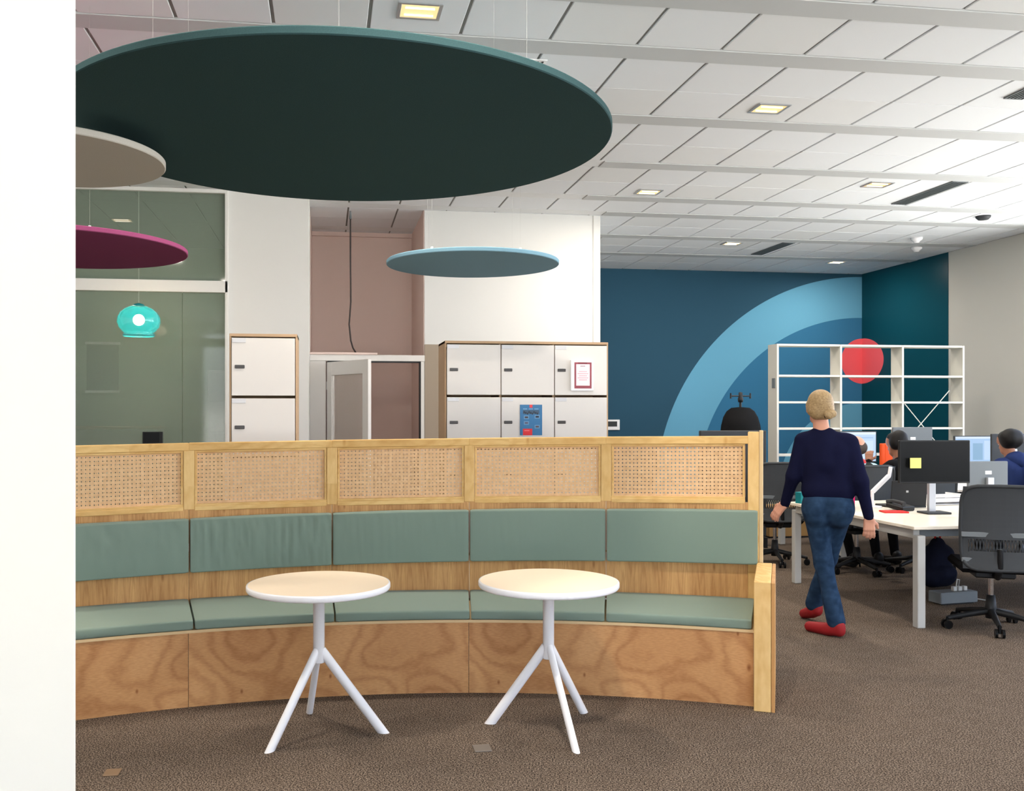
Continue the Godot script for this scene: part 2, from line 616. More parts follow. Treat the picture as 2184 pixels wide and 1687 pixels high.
# ------------------------------------------------------------------ room shell
func shell() -> void:
	structure("floor", slab(-7, 9.8, -0.2, 0.0, -5.2, 16.0), M.carpet, "brown grey carpet floor of the office")
	# wall with the mural
	structure("wall_far", slab(3.3, 9.8, 0, CEIL, 15.65, 15.85), M.mural_dark, "dark blue end wall painted with pale blue arcs")
	# side wall: solid at the far end, windows along the rest
	var wr := structure("wall_right", slab(9.55, 9.8, 0, CEIL, 11.2, 15.66), M.grey_wall, "side wall, teal at its far end and pale grey beyond")
	part(wr, "painted_field", slab(9.542, 9.55, 0.0, CEIL, 13.29, 15.648), M.teal_paint)
	part(wr, "sill_wall", slab(9.55, 9.8, 0, 0.3, -5.2, 11.2), M.grey_wall)
	part(wr, "lintel", slab(9.55, 9.8, 3.75, CEIL, -5.2, 11.2), M.grey_wall)
	var d := -5.2
	for k in 6:
		part(wr, "pier", slab(9.55, 9.8, 0.3, 3.75, d, d + 0.4), M.grey_wall)
		d += 3.2
	d = -4.8
	for k in 5:
		var w := structure("window_%d" % (k + 1), slab(9.64, 9.70, 0.3, 0.91, d, d + 2.8), M.white_metal, "white framed window in the side wall")
		part(w, "window_frame", slab(9.64, 9.70, 3.69, 3.75, d, d + 2.8), M.white_metal)
		for q in [d, d + 1.37, d + 2.74]:
			part(w, "window_frame", slab(9.64, 9.70, 0.36, 3.69, q, q + 0.06), M.white_metal)
		part(w, "pane", slab(9.665, 9.675, 0.36, 3.69, d + 0.06, d + 2.74), M.clear_glass)
		d += 3.2
	# wall behind the camera, with windows
	var wf := structure("wall_front", slab(-7, 9.8, 0, 0.3, -5.4, -5.2), M.wall_white, "window wall facing the banquette")
	part(wf, "lintel", slab(-7, 9.8, 3.75, CEIL, -5.4, -5.2), M.wall_white)
	for q in [[-7.0, -3.4], [-0.3, 0.2], [3.3, 9.8]]:
		part(wf, "pier", slab(q[0], q[1], 0.3, 3.75, -5.4, -5.2), M.wall_white)
	var n := 6
	for x in [-3.4, 0.2]:
		var w := structure("window_%d" % n, slab(x, x + 3.1, 0.3, 0.36, -5.33, -5.27), M.white_metal, "white framed window in the window wall")
		part(w, "window_frame", slab(x, x + 3.1, 3.69, 3.75, -5.33, -5.27), M.white_metal)
		for q in [x, x + 1.52, x + 3.04]:
			part(w, "window_frame", slab(q, q + 0.06, 0.36, 3.69, -5.33, -5.27), M.white_metal)
		part(w, "pane", slab(x + 0.06, x + 3.04, 0.36, 3.69, -5.305, -5.295), M.clear_glass)
		n += 1
	structure("wall_side", slab(-7.2, -7, 0, CEIL, -5.4, 15.0), M.wall_white, "plain white side wall beyond the glazed partition")
	# white wall end close by, turned so that it meets the eye square on
	var turn := Basis(Vector3.UP, 0.2465)
	var pc := Vector3(0, 0, -1.72)
	structure("wall_left", bx(turn * Vector3(-0.40, CEIL / 2, -1.78), Vector3(0.8, CEIL, 0.12), 0.002, turn), M.pillar_white, "plain off-white wall end standing before the banquette")

func ceiling() -> void:
	var c := structure("ceiling", slab(-7, 9.8, CEIL + 0.012, CEIL + 0.2, -5.2, 16.0), M.grid_grey, "white tiled ceiling with grey bands")
	# rows of tiles in depth; the bands lie between them
	var rows := []
	var bands := []
	var z0 := 5.4833
	var b := 0.2274
	var z := z0
	for count in [1, 2, 2, 2, 1, 2, 2]:
		for k in count:
			rows.append([z, z + 0.6])
			z += 0.6
		bands.append([z, z + b])
		z += b
	rows.append([z, z + 0.6])
	rows.append([z + 0.6, 15.65])
	bands.append([z0 - b, z0])
	z = z0 - b
	for count in [2, 2, 1, 2]:
		for k in count:
			rows.append([z - 0.6, z])
			z -= 0.6
		bands.append([z - b, z])
		z -= b
	while z > -5.2:
		rows.append([z - 0.6, z])
		z -= 0.6
	var rest := MB.new()
	var shared := {}
	var kinds := [M.tile_white, M.tile_warm]
	var n := 0
	for r in rows:
		for i in range(-15, 13):
			var x0 := 2.0708 + 0.6 * i
			var x1 := minf(x0 + 0.6, 9.55)
			if x1 <= x0 + 0.05:
				continue
			var mid := Vector2((x0 + x1) / 2, (r[0] + r[1]) / 2)
			var s := Vector3(x1 - x0 - 0.022, 0.014, r[1] - r[0] - 0.008)
			# does the photograph's view reach it? (between the side lines of the view, before the white wall)
			var bear := atan2(mid.x, mid.y)
			var near: bool = mid.y > 4.9 and bear > -0.28 and bear < 0.70 and (mid.y < 11.45 or mid.x > mid.y * 0.298)
			var hid: bool = mid.distance_to(Vector2(0.071 * 1.9, 4.204 * 1.9)) < 1.75
			if near and not hid and n < 300:
				var key := "%.3f %.3f" % [s.x, s.z]
				if not shared.has(key):
					shared[key] = bx(Vector3.ZERO, s, 0.003).mesh()
				part(c, "ceiling_tile", shared[key], kinds[0 if rng.randf() < 0.7 else 1], v(mid.x, CEIL + 0.007, mid.y))
				n += 1
			else:
				rest.box(v(mid.x, CEIL + 0.007, mid.y), s)
	var o := part(c, "distant_tiles", rest, M.tile_white)
	o.set_meta("kind", "stuff")
	for k in bands.size():
		var q: Array = bands[k]
		var from := -7.0
		if q[0] > 8.5 and q[0] < 11.0:
			from = 2.72 if q[0] < 9.5 else 2.95
		elif q[0] > 11.0:
			from = 3.43
		part(c, "ceiling_band", slab(from, 9.55, CEIL - 0.006, CEIL + 0.012, q[0] + 0.004, q[1] - 0.004, 0.002), M.band_grey)
		if from > -7.0:
			part(c, "ceiling_strip", slab(-7, from - 0.004, CEIL + 0.0, CEIL + 0.012, q[0] + 0.004, q[1] - 0.004, 0.002), M.tile_warm)

func arc_slab(cx: float, cy: float, r0: float, r1: float, a0: float, a1: float, d0: float, d1: float, steps := 40) -> MB:
	var o := PackedVector2Array()
	for k in steps + 1:
		var a := lerpf(a0, a1, float(k) / steps)
		o.append(Vector2(cx + cos(a) * r1, cy + sin(a) * r1))
	if r0 <= 0.0:
		o.append(Vector2(cx, cy))
	else:
		for k in steps + 1:
			var a := lerpf(a1, a0, float(k) / steps)
			o.append(Vector2(cx + cos(a) * r0, cy + sin(a) * r0))
	var m := MB.new()
	m.prism(o, -d0, -d1)
	return m

func mural() -> void:
	var w := get_node("wall_far") as Node3D
	var cx := 9.54
	var cy := 0.10
	part(w, "painted_quarter_disc", arc_slab(cx, cy, 0, 3.13, PI / 2, PI, 15.65, 15.648, 48), M.mural_mid)
	part(w, "painted_ring", arc_slab(cx, cy, 3.13, 3.865, PI / 2, PI, 15.65, 15.646, 48), M.mural_light)
	part(w, "painted_ring", arc_slab(cx, cy, 0.85, 1.60, PI / 2, PI, 15.648, 15.645, 40), M.mural_light)
	part(w, "painted_half_disc", arc_slab(9.545, 2.452, 0, 0.405, PI / 2, PI * 1.5, 15.648, 15.643, 40), M.coral_paint)
	var r := get_node("wall_right") as Node3D
	var o := PackedVector2Array()
	for k in 41:
		var a := lerpf(-PI / 2, PI / 2, k / 40.0)
		o.append(Vector2(cos(a) * 0.66, 2.452 + sin(a) * 0.405))
	var m := MB.new()
	m.prism(o, 0.0, 0.003, Basis(Vector3(0, 0, 1), Vector3(0, 1, 0), Vector3(-1, 0, 0)), v(9.542, 0, 15.645))
	part(r, "painted_half_disc", m, M.coral_paint)

func partitions() -> void:
	# white block with the doorway to the pink room
	var w := structure("wall_center", slab(1.197, 3.425, 0, CEIL, 11.45, 15.66), M.block_white, "plain white wall block behind the lockers")
	part(w, "joint_strip", slab(3.33, 3.34, 2.3, CEIL, 11.444, 11.45), M.grey_wall)
	structure("trim_1", slab(1.197, 2.6, 0, 2.37, 11.425, 11.45, 0.003), M.beige_panel, "beige panel low on the white wall beside the doorway")
	var p := structure("wall_back", slab(-0.29, 1.197, 0, CEIL, 13.05, 13.2), M.pink_paint, "pink wall of the little room behind the doorway")
	part(p, "side_lining", slab(1.185, 1.197, 0, CEIL, 11.46, 13.05), M.pink_paint)
	part(p, "side_lining", slab(-0.29, -0.19, 0, CEIL, 11.46, 13.05), M.pink_paint)
	part(p, "picture_rail", slab(-0.19, 1.185, 3.96, CEIL, 13.0, 13.05), M.pink_paint)
	# pillar beside the glazing
	structure("wall_pillar", slab(-1.078, -0.19, 0, CEIL, 10.75, 11.6), M.wall_white, "white pillar between glazing and doorway")
	# door frame and header
	var d := structure("door_1", slab(-0.19, 1.197, 2.16, 2.235, 11.42, 11.52, 0.004), M.white_laminate, "white doorway with its glazed leaf standing open")
	part(d, "sill_ledge", slab(-0.19, 0.62, 2.235, 2.262, 11.40, 11.54, 0.003), M.pink_paint)
	part(d, "side_panel", slab(-0.19, 0.0, 0, 2.16, 11.43, 11.51, 0.003), M.white_laminate)
	part(d, "jamb", slab(0.005, 0.02, 0, 2.15, 11.42, 11.53), M.near_black)
	part(d, "jamb", slab(1.135, 1.15, 0, 2.16, 11.42, 11.53), M.near_black)
	part(d, "jamb", slab(0.02, 1.135, 2.145, 2.16, 11.44, 11.53), M.charcoal)
	part(d, "jamb", slab(1.15, 1.197, 0, 2.16, 11.43, 11.51, 0.003), M.white_laminate)
	# leaf: hinged on the pillar side, swung towards the lounge
	var hinge := v(0.03, 0, 11.43)
	var free := v(0.49, 0, 10.63)
	var t := (free - hinge).normalized()
	var leaf := Basis(t, Vector3.UP, t.cross(Vector3.UP))
	var lw := (free - hinge).length()
	var f := MB.new()
	for q in [[0.0, 0.11, 0.01, 2.14], [lw - 0.12, lw, 0.01, 2.14]]:
		f.box(hinge + leaf * Vector3((q[0] + q[1]) / 2, (q[2] + q[3]) / 2, 0), Vector3(q[1] - q[0], q[3] - q[2], 0.045), 0.004, leaf)
	for q in [[0.01, 0.25], [1.98, 2.14]]:
		f.box(hinge + leaf * Vector3(lw / 2, (q[0] + q[1]) / 2, 0), Vector3(lw - 0.22, q[1] - q[0], 0.045), 0.004, leaf)
	var lf := part(d, "leaf", f, M.white_laminate)
	part(lf, "pane", bx(hinge + leaf * Vector3(lw / 2, 1.115, 0), Vector3(lw - 0.22, 1.73, 0.01), 0, leaf), M.door_glass)
	for y in [0.3, 1.05, 1.86]:
		part(lf, "hinge", bx(hinge + leaf * Vector3(-0.005, y, 0.0), Vector3(0.02, 0.1, 0.05), 0.004, leaf), M.silver)
	var hd := MB.new()
	hd.tube([hinge + leaf * Vector3(lw - 0.06, 1.03, 0.02), hinge + leaf * Vector3(lw - 0.06, 1.03, 0.07), hinge + leaf * Vector3(lw - 0.18, 1.03, 0.075)], [0.011, 0.011, 0.010], 10)
	part(lf, "handle", hd, M.silver)
	# glazed partition
	var g := structure("wall_glazed", slab(-7, -1.078, 2.87, 3.0, 10.70, 10.80, 0.004), M.wall_white, "green tinted glazed partition with white frame")
	part(g, "frame", slab(-7, -1.078, 3.975, CEIL, 10.70, 10.80, 0.003), M.wall_white)
	part(g, "frame", slab(-7, -1.078, 0, 0.08, 10.70, 10.80, 0.003), M.wall_white)
	part(g, "frame", slab(-1.11, -1.078, 0.08, 3.975, 10.70, 10.80, 0.003), M.wall_white)
	var xs := [-7.0, -4.7, -3.2, -1.575, -1.11]
	for k in 4:
		part(g, "pane", slab(xs[k] + 0.003, xs[k + 1] - 0.003, 0.08, 2.87, 10.745, 10.757), M.green_glass)
	xs = [-7.0, -3.9, -1.11]
	for k in 2:
		part(g, "pane", slab(xs[k] + 0.002, xs[k + 1] - 0.002, 3.0, 3.975, 10.745, 10.757), M.green_glass)
	# meeting room behind the glass
	structure("wall_meeting", slab(-7, -0.29, 0, CEIL, 14.6, 14.8), M.green_room, "end wall of the meeting room behind the glass")
	structure("wall_meeting_side", slab(-0.40, -0.29, 0, CEIL, 11.6, 14.6), M.green_room, "side wall of the meeting room behind the glass")
	var cb := thing("tall_cabinet", "pale tall cabinet of drawers seen through the green glass", "cabinet", v(-1.12, 0, 13.2))
	part(cb, "body", bx(Vector3(0, 1.05, 0), Vector3(0.9, 2.1, 0.45), 0.006), M.white_laminate)
	for k in 5:
		var dr := part(cb, "drawer", bx(Vector3(0, 0.24 + k * 0.41, 0.235), Vector3(0.86, 0.39, 0.02), 0.004), M.white_laminate)
		part(dr, "handle", bx(Vector3(0.1, 0.28 + k * 0.41, 0.25), Vector3(0.12, 0.02, 0.02), 0.003), M.charcoal)
	var sc := thing("wall_display", "small dark display on the wall behind the green glass", "screen", v(-3.28, 1.86, 14.57))
	part(sc, "panel", bx(Vector3(0, 0.34, 0), Vector3(0.45, 0.68, 0.03), 0.004), M.charcoal)
	part(sc, "frame", bx(Vector3(0, -0.02, 0.0), Vector3(0.50, 0.04, 0.04), 0.004), M.white_metal)
	part(sc, "frame", bx(Vector3(0, 0.70, 0.0), Vector3(0.50, 0.04, 0.04), 0.004), M.white_metal)
	var sb := thing("low_sideboard", "pale low sideboard standing behind the green glass", "sideboard", v(-2.7, 0, 12.2))
	part(sb, "body", bx(Vector3(0, 0.665, 0), Vector3(1.3, 1.33, 0.5), 0.006), M.white_laminate)
	part(sb, "top", bx(Vector3(0, 1.345, 0), Vector3(1.34, 0.03, 0.52), 0.004), M.oak_edge)
	var pl := thing("potted_plant", "green leafy potted plant behind the glass by the wall end", "plant", v(-3.1, 0, 11.4))
	var pot := MB.new()
	pot.lathe([Vector2(0, 0), Vector2(0.13, 0), Vector2(0.17, 0.34), Vector2(0.155, 0.34), Vector2(0.15, 0.30), Vector2(0, 0.30)], 20)
	part(pl, "pot", pot, M.pot_grey)
	var stem := MB.new()
	stem.tube([Vector3(0, 0.28, 0), Vector3(0.02, 0.8, 0.01), Vector3(0.0, 1.35, 0)], [0.014, 0.012, 0.006], 8)
	part(pl, "stem", stem, M.tan_board)
	for k in 26:
		var a := k * 2.4
		var y := 0.62 + 0.034 * k
		var l := MB.new()
		var dir := Vector3(cos(a), 0.45, sin(a)).normalized()
		var side := dir.cross(Vector3.UP).normalized()
		var up := side.cross(dir)
		var len := 0.34 - 0.005 * k
		var pts := []
		for j in 6:
			var s := j / 5.0
			pts.append([dir * len * s - Vector3.UP * 0.16 * s * s, 0.055 * sin(PI * (0.08 + 0.92 * s))])
		for j in 5:
			for sg in [-1.0, 1.0]:
				l.quad(Vector3(0, y, 0) + pts[j][0], Vector3(0, y, 0) + pts[j][0] + side * sg * pts[j][1] + up * 0.012, Vector3(0, y, 0) + pts[j + 1][0] + side * sg * pts[j + 1][1] + up * 0.012, Vector3(0, y, 0) + pts[j + 1][0], up)
		part(pl, "leaf", l, M.leaf_green)
	var tb := thing("wall_tablet", "small black tablet mounted on the green glass", "tablet", v(-1.89, 1.26, 10.735))
	part(tb, "case", bx(Vector3(0, 0, 0), Vector3(0.215, 0.13, 0.014), 0.004), M.near_black)
	part(tb, "screen", bx(Vector3(-0.01, 0, 0.008), Vector3(0.17, 0.11, 0.002)), M.black_gloss)

# ------------------------------------------------------------------ the curved banquette
const BX := 0.143
const BZ := 0.58
func bp(a: float, r: float, y: float) -> Vector3:
	return v(BX + r * sin(a), y, BZ + r * cos(a))

func lift(a: float) -> float:
	return 0.062 * (a - 0.1415)

# curved slab between two angles, two radii and two heights; u runs along the arc in metres
func curved(a0: float, a1: float, r0: float, r1: float, y0: float, y1: float, steps := 16, tilt := 0.0, u_scale := 1.0, u_off := 0.0) -> MB:
	var m := MB.new()
	for k in steps:
		var p := lerpf(a0, a1, float(k) / steps)
		var q := lerpf(a0, a1, float(k + 1) / steps)
		var tp := lift(p) * tilt
		var tq := lift(q) * tilt
		var up := (p - a0) * 4.6 * u_scale + u_off
		var uq := (q - a0) * 4.6 * u_scale + u_off
		for f in [[r0, -1.0], [r1, 1.0]]:
			var r: float = f[0]
			var s: float = f[1]
			var np := Vector3(sin(p) * s, 0, -cos(p) * s)
			var nq := Vector3(sin(q) * s, 0, -cos(q) * s)
			m.quad_n([bp(p, r, y0 + tp), bp(q, r, y0 + tq), bp(q, r, y1 + tq), bp(p, r, y1 + tp)], [np, nq, nq, np], [Vector2(up, 1), Vector2(uq, 1), Vector2(uq, 0), Vector2(up, 0)])
		m.quad(bp(p, r0, y1 + tp), bp(q, r0, y1 + tq), bp(q, r1, y1 + tq), bp(p, r1, y1 + tp), Vector3.UP)
		m.quad(bp(p, r0, y0 + tp), bp(q, r0, y0 + tq), bp(q, r1, y0 + tq), bp(p, r1, y0 + tp), Vector3.DOWN)
	for e in [a0, a1]:
		var t := lift(e) * tilt
		var d := Vector3(cos(e), 0, sin(e)) * (-1.0 if e == a0 else 1.0)
		m.quad(bp(e, r0, y0 + t), bp(e, r1, y0 + t), bp(e, r1, y1 + t), bp(e, r0, y1 + t), d)
	return m

# soft pad: superellipse section swept along the arc; 'wrinkle' raises vertical folds on the front
func pad(a0: float, a1: float, r0: float, r1: float, y0: float, y1: float, tilt: float, wrinkle: float, puff: float, seed_: int) -> MB:
	var m := MB.new()
	var nu := 56
	var sec := []
	# outline of the section, (radius fraction, height fraction) with rounded corners
	var cr := 0.009
	var w := r1 - r0
	var h := y1 - y0
	var corners := [[Vector2(r0 + cr, y0 + cr), PI], [Vector2(r1 - cr, y0 + cr), PI * 1.5], [Vector2(r1 - cr, y1 - cr), 0.0], [Vector2(r0 + cr, y1 - cr), PI * 0.5]]
	for c in 4:
		for k in 5:
			var a: float = corners[c][1] + PI / 2 * k / 4.0
			sec.append(corners[c][0] + Vector2(cos(a), sin(a)) * cr)
		var cur: Vector2 = sec[-1]
		var nc: Vector2 = corners[(c + 1) % 4][0] + Vector2(cos(corners[(c + 1) % 4][1]), sin(corners[(c + 1) % 4][1])) * cr
		for k in range(1, 10):
			sec.append(cur.lerp(nc, k / 10.0))
	var f := FastNoiseLite.new()
	f.seed = seed_
	f.frequency = 1.0
	var ns := sec.size()
	var pts := []
	for i in nu + 1:
		var t := float(i) / nu
		var a := lerpf(a0, a1, t)
		# the ends round off
		var e := minf(t, 1.0 - t) * (a1 - a0) * r0
		var shrink := 0.0
		if e < 0.007:
			shrink = 0.007 - sqrt(maxf(0.0, 0.007 * 0.007 - pow(0.007 - e, 2)))
		var row := []
		for k in ns:
			var p: Vector2 = sec[k]
			var fx := clampf((p.x - r0) / w, 0, 1)
			var fy := clampf((p.y - y0) / h, 0, 1)
			var soft := sin(PI * t) * puff
			if fx < 0.3:
				p.x -= soft * sin(PI * fy) * (0.3 - fx) / 0.3
				if wrinkle > 0.0:
					var fold := f.get_noise_2d(t * 26.0 + fy * 0.7 * sin(seed_), fy * 0.5)
					var fold2 := f.get_noise_2d(t * 60.0, fy * 2.0 + 40.0) * 0.35
					p.x -= wrinkle * (fold + fold2) * smoothstep(0.0, 0.15, fy) * smoothstep(0.0, 0.1, 1.0 - fy) * (0.55 + 0.45 * fy)
			if fy > 0.7:
				p.y += soft * sin(PI * fx) * (fy - 0.7) / 0.3
			p.x = lerpf(p.x, (r0 + r1) / 2, shrink / w)
			p.y = lerpf(p.y, (y0 + y1) / 2, shrink / h)
			row.append(bp(a, p.x, p.y + lift(a) * tilt))
		pts.append(row)
	# normals from neighbours
	var nr := []
	for i in nu + 1:
		var row := []
		for k in ns:
			var du: Vector3 = pts[mini(i + 1, nu)][k] - pts[maxi(i - 1, 0)][k]
			var dv: Vector3 = pts[i][(k + 1) % ns] - pts[i][(k + ns - 1) % ns]
			row.append(dv.cross(du).normalized())
		nr.append(row)
	var centre: Vector3 = bp((a0 + a1) / 2, (r0 + r1) / 2, (y0 + y1) / 2)
	if nr[nu / 2][2].dot(pts[nu / 2][2] - centre) < 0.0:
		for i in nu + 1:
			for k in ns:
				nr[i][k] = -nr[i][k]
	for i in nu:
		for k in ns:
			var k2 := (k + 1) % ns
			m.quad_n([pts[i][k], pts[i + 1][k], pts[i + 1][k2], pts[i][k2]], [nr[i][k], nr[i + 1][k], nr[i + 1][k2], nr[i][k2]], [Vector2(), Vector2(), Vector2(), Vector2()])
	for i in [0, nu]:
		var c := Vector3.ZERO
		for k in ns:
			c += pts[i][k] / ns
		for k in ns:
			m.flat(c, pts[i][k], pts[i][(k + 1) % ns], c - centre)
	return m

func bench() -> void:
	var posts := [-0.344, -0.1820, -0.0205, 0.1415, 0.3030, 0.4660]
	var b := thing("curved_bench", "curved plywood banquette with woven rattan screens along its back", "bench")
	# plinth
	var cuts := [-0.43, -0.1882, 0.1397, 0.4725]
	for k in 3:
		part(b, "base_panel", curved(cuts[k] + 0.0003, cuts[k + 1] - 0.0003, 4.57, 4.588, 0.0, 0.388, 20, 0.0, 0.55, 0.03 + 0.06 * k), M.plywood_front)
	part(b, "seat_board", curved(-0.43, 0.4725, 4.563, 5.17, 0.388, 0.403, 40), M.ply_edge)
	for k in 5:
		var a0: float = posts[k] if k > 0 else -0.43
		part(b, "back_panel", curved(a0 + 0.0002, posts[k + 1] - 0.0002, 5.17, 5.188, 0.403, 0.995, 8, 1.0, 0.72, 0.02 + 0.08 * k), M.plywood_back)
	# screens: straight frames between posts
	for k in 6:
		var a: float = posts[k]
		var t := lift(a)
		var face := Basis(Vector3(cos(a), 0, sin(a)), Vector3.UP, Vector3(-sin(a), 0, cos(a)))
		if k < 5:
			part(b, "screen_post", bx(bp(a, 5.197, 1.185 + t), Vector3(0.062, 0.385, 0.055), 0.004, face), M.pine_upright)
		else:
			part(b, "end_post", bx(bp(a + 0.003, 5.197, 0.905 + t), Vector3(0.062, 1.01, 0.07), 0.004, face), M.pine_upright)
			part(b, "end_batten", bx(bp(a + 0.0112, 5.215, 0.905 + t), Vector3(0.022, 1.025, 0.10), 0.003, face), M.ply_edge)
	for k in 5:
		var a0: float = posts[k] + 0.0062
		var a1: float = posts[k + 1] - 0.0062
		var t0 := lift(a0)
		var t1 := lift(a1)
		for rail in [[1.362, 0.046, 0.062], [1.0, 0.03, 0.055]]:
			var f := MB.new()
			var full: bool = rail[0] > 1.2
			var e0: float = posts[k] if full else a0
			var e1: float = posts[k + 1] if full else a1
			f.bar(bp(e0, 5.197, rail[0] + t0), bp(e1, 5.197, rail[0] + t1), rail[2], rail[1], 0.004)
			part(b, "top_rail" if full else "bottom_rail", f, M.pine)
		# slim bead that holds the weave
		var bead := MB.new()
		bead.bar(bp(a0, 5.19, 1.333 + t0), bp(a1, 5.19, 1.333 + t1), 0.028, 0.013, 0.002)
		bead.bar(bp(a0, 5.19, 1.02 + t0), bp(a1, 5.19, 1.02 + t1), 0.034, 0.012, 0.002)
		for e in [a0 + 0.0013, a1 - 0.0013]:
			bead.bar(bp(e, 5.19, 1.01 + lift(e)), bp(e, 5.19, 1.338 + lift(e)), 0.013, 0.028, 0.002, bp(e, 1, 0) - bp(e, 0, 0))
		part(b, "bead", bead, M.pine)
		# the weave itself
		var w := MB.new()
		var p00 := bp(a0, 5.197, 1.024 + t0)
		var p10 := bp(a1, 5.197, 1.024 + t1)
		var along := p10 - p00
		var len := along.length()
		var dir := along / len
		var nrm := dir.cross(Vector3.UP).normalized()
		var hgt := 0.305
		var nv := int(len / 0.0225)
		for i in nv + 1:
			var s := i * 0.0225 + 0.006
			if s > len:
				break
			for q in [0.0, 0.0085]:
				var wd := 0.0078 + 0.0012 * sin(i * 3.7 + q * 900)
				var off: float = 0.0012 if i % 2 == 0 else -0.0012
				w.box(p00 + dir * (s + q) + Vector3.UP * hgt / 2 + nrm * off, Vector3(wd, hgt, 0.0016), 0, Basis(dir, Vector3.UP, nrm))
		for i in 14:
			for q in [0.0, 0.0085]:
				var y: float = 0.005 + i * 0.0225 + q
				var off: float = 0.0026 if i % 2 == 0 else -0.0026
				w.box(p00 + dir * len / 2 + Vector3.UP * y + nrm * off, Vector3(len, 0.0080, 0.0016), 0, Basis(dir, Vector3.UP, nrm))
		var wv := part(b, "rattan_weave", w, M.rattan)
		wv.set_meta("kind", "stuff")
	# end arm: thick pine side with plywood outside
	var ra := 0.4728
	var out := Vector3(sin(ra), 0, -cos(ra))
	var tang := Vector3(cos(ra), 0, sin(ra))
	var face := Basis(tang, Vector3.UP, tang.cross(Vector3.UP))
	part(b, "armrest", bx(bp(ra, 4.815, 0.335) + tang * 0.043, Vector3(0.084, 0.67, 0.65), 0.003, face), M.pine_upright)
	part(b, "armrest_cheek", bx(bp(ra, 4.825, 0.333) + tang * 0.096, Vector3(0.018, 0.666, 0.66), 0.002, face), M.plywood_back)
	var place := ["behind the foreground wall end", "fourth from the wooden armrest", "third from the wooden armrest", "second from the wooden armrest", "next to the wooden armrest"]
	for k in 5:
		var a0: float = posts[k] + 0.0011 + (0.0 if k else -0.07)
		var a1: float = posts[k + 1] - 0.0011 + (0.005 if k == 4 else 0.0)
		solid("seat_cushion", pad(a0, a1, 4.562, 5.166, 0.404, 0.456, 0.0, 0.0, 0.006, 3 + k), M.sage_fabric, "flat sage green seat cushion " + place[k], "cushion", Vector3.ZERO, 0.0, "sage seat cushions")
		var wr: float = [0.010, 0.011, 0.003, 0.0015, 0.0015][k]
		var b1: float = posts[k + 1] - 0.0009 + (0.0085 if k == 4 else 0.0)
		var look: String = ["wrinkled", "wrinkled", "smooth", "smooth", "smooth"][k]
		solid("back_cushion", pad(a0, b1, 5.10, 5.168, 0.637, 0.948, 1.15, wr, 0.006, 30 + k), M.sage_fabric, look + " sage green back cushion " + place[k], "cushion", Vector3.ZERO, 0.0, "sage back cushions")

# ------------------------------------------------------------------ tables
func cafe_table(label: String, at: Vector3, feet: Array) -> void:
	var t := thing("cafe_table", label, "table", at, 0.0, "round cafe tables")
	var top := MB.new()
	top.lathe([Vector2(0.0, 0.7205), Vector2(0.337, 0.7205)], 72)
	var tp := part(t, "tabletop", top, M.cream_laminate)
	var rim := MB.new()
	rim.lathe([Vector2(0.0, 0.686), Vector2(0.325, 0.686), Vector2(0.340, 0.690), Vector2(0.345, 0.698), Vector2(0.345, 0.714), Vector2(0.343, 0.7195), Vector2(0.337, 0.7206)], 72)
	part(tp, "rim", rim, M.white_gloss)
	var col := MB.new()
	col.lathe([Vector2(0, 0.335), Vector2(0.026, 0.335), Vector2(0.0275, 0.338), Vector2(0.0275, 0.66), Vector2(0.09, 0.672), Vector2(0.09, 0.686), Vector2(0, 0.686)], 28)
	part(t, "column", col, M.white_metal)
	for f in feet:
		var p: Vector3 = f
		var d := Vector3(p.x, 0, p.z).normalized()
		var g := MB.new()
		# oval leg: a flattened tube, cut level at the floor
		var hi := d * 0.012 + Vector3.UP * 0.395
		var lo := p
		var side := d.cross(Vector3.UP)
		var fall := (lo - hi).normalized()
		var thick := side.cross(fall).normalized()
		var rings := []
		for e in [hi, lo]:
			var ring := []
			for k in 18:
				var a := TAU * k / 18
				var q: Vector3 = e + side * cos(a) * 0.0165 + thick * sin(a) * 0.0235
				if e == lo:
					q -= fall * (q.y / fall.y)
				ring.append([q, side * cos(a) + thick * sin(a)])
			rings.append(ring)
		for k in 18:
			var k2 := (k + 1) % 18
			g.quad_n([rings[0][k][0], rings[0][k2][0], rings[1][k2][0], rings[1][k][0]], [rings[0][k][1], rings[0][k2][1], rings[1][k2][1], rings[1][k][1]], [Vector2(), Vector2(), Vector2(), Vector2()])
			g.flat(lo - fall * (lo.y / fall.y), rings[1][k][0], rings[1][k2][0], Vector3.DOWN)
		part(t, "leg", g, M.white_metal)

func tables() -> void:
	var c := v(-0.033, 0, 4.592)
	cafe_table("white round cafe table farther from the wooden armrest", c, [v(-0.253, 0, 4.354) - c, v(0.275, 0, 4.529) - c, v(-0.083, 0, 4.887) - c])
	c = v(1.083, 0, 4.50)
	cafe_table("white round cafe table closer to the wooden armrest", c, [v(0.807, 0, 4.588) - c, v(1.127, 0, 4.152) - c, v(1.313, 0, 4.682) - c])
	solid("floor_plate", bx(Vector3.ZERO, Vector3(0.065, 0.006, 0.075), 0.002), M.plate_tan, "small tan floor plate in the carpet by the wall end", "floor plate", v(-0.905, 0.003, 4.193))
	solid("floor_plate", bx(Vector3.ZERO, Vector3(0.08, 0.006, 0.085), 0.002), M.plate_grey, "small grey floor plate in the carpet between the tables", "floor plate", v(0.71, 0.003, 4.249))

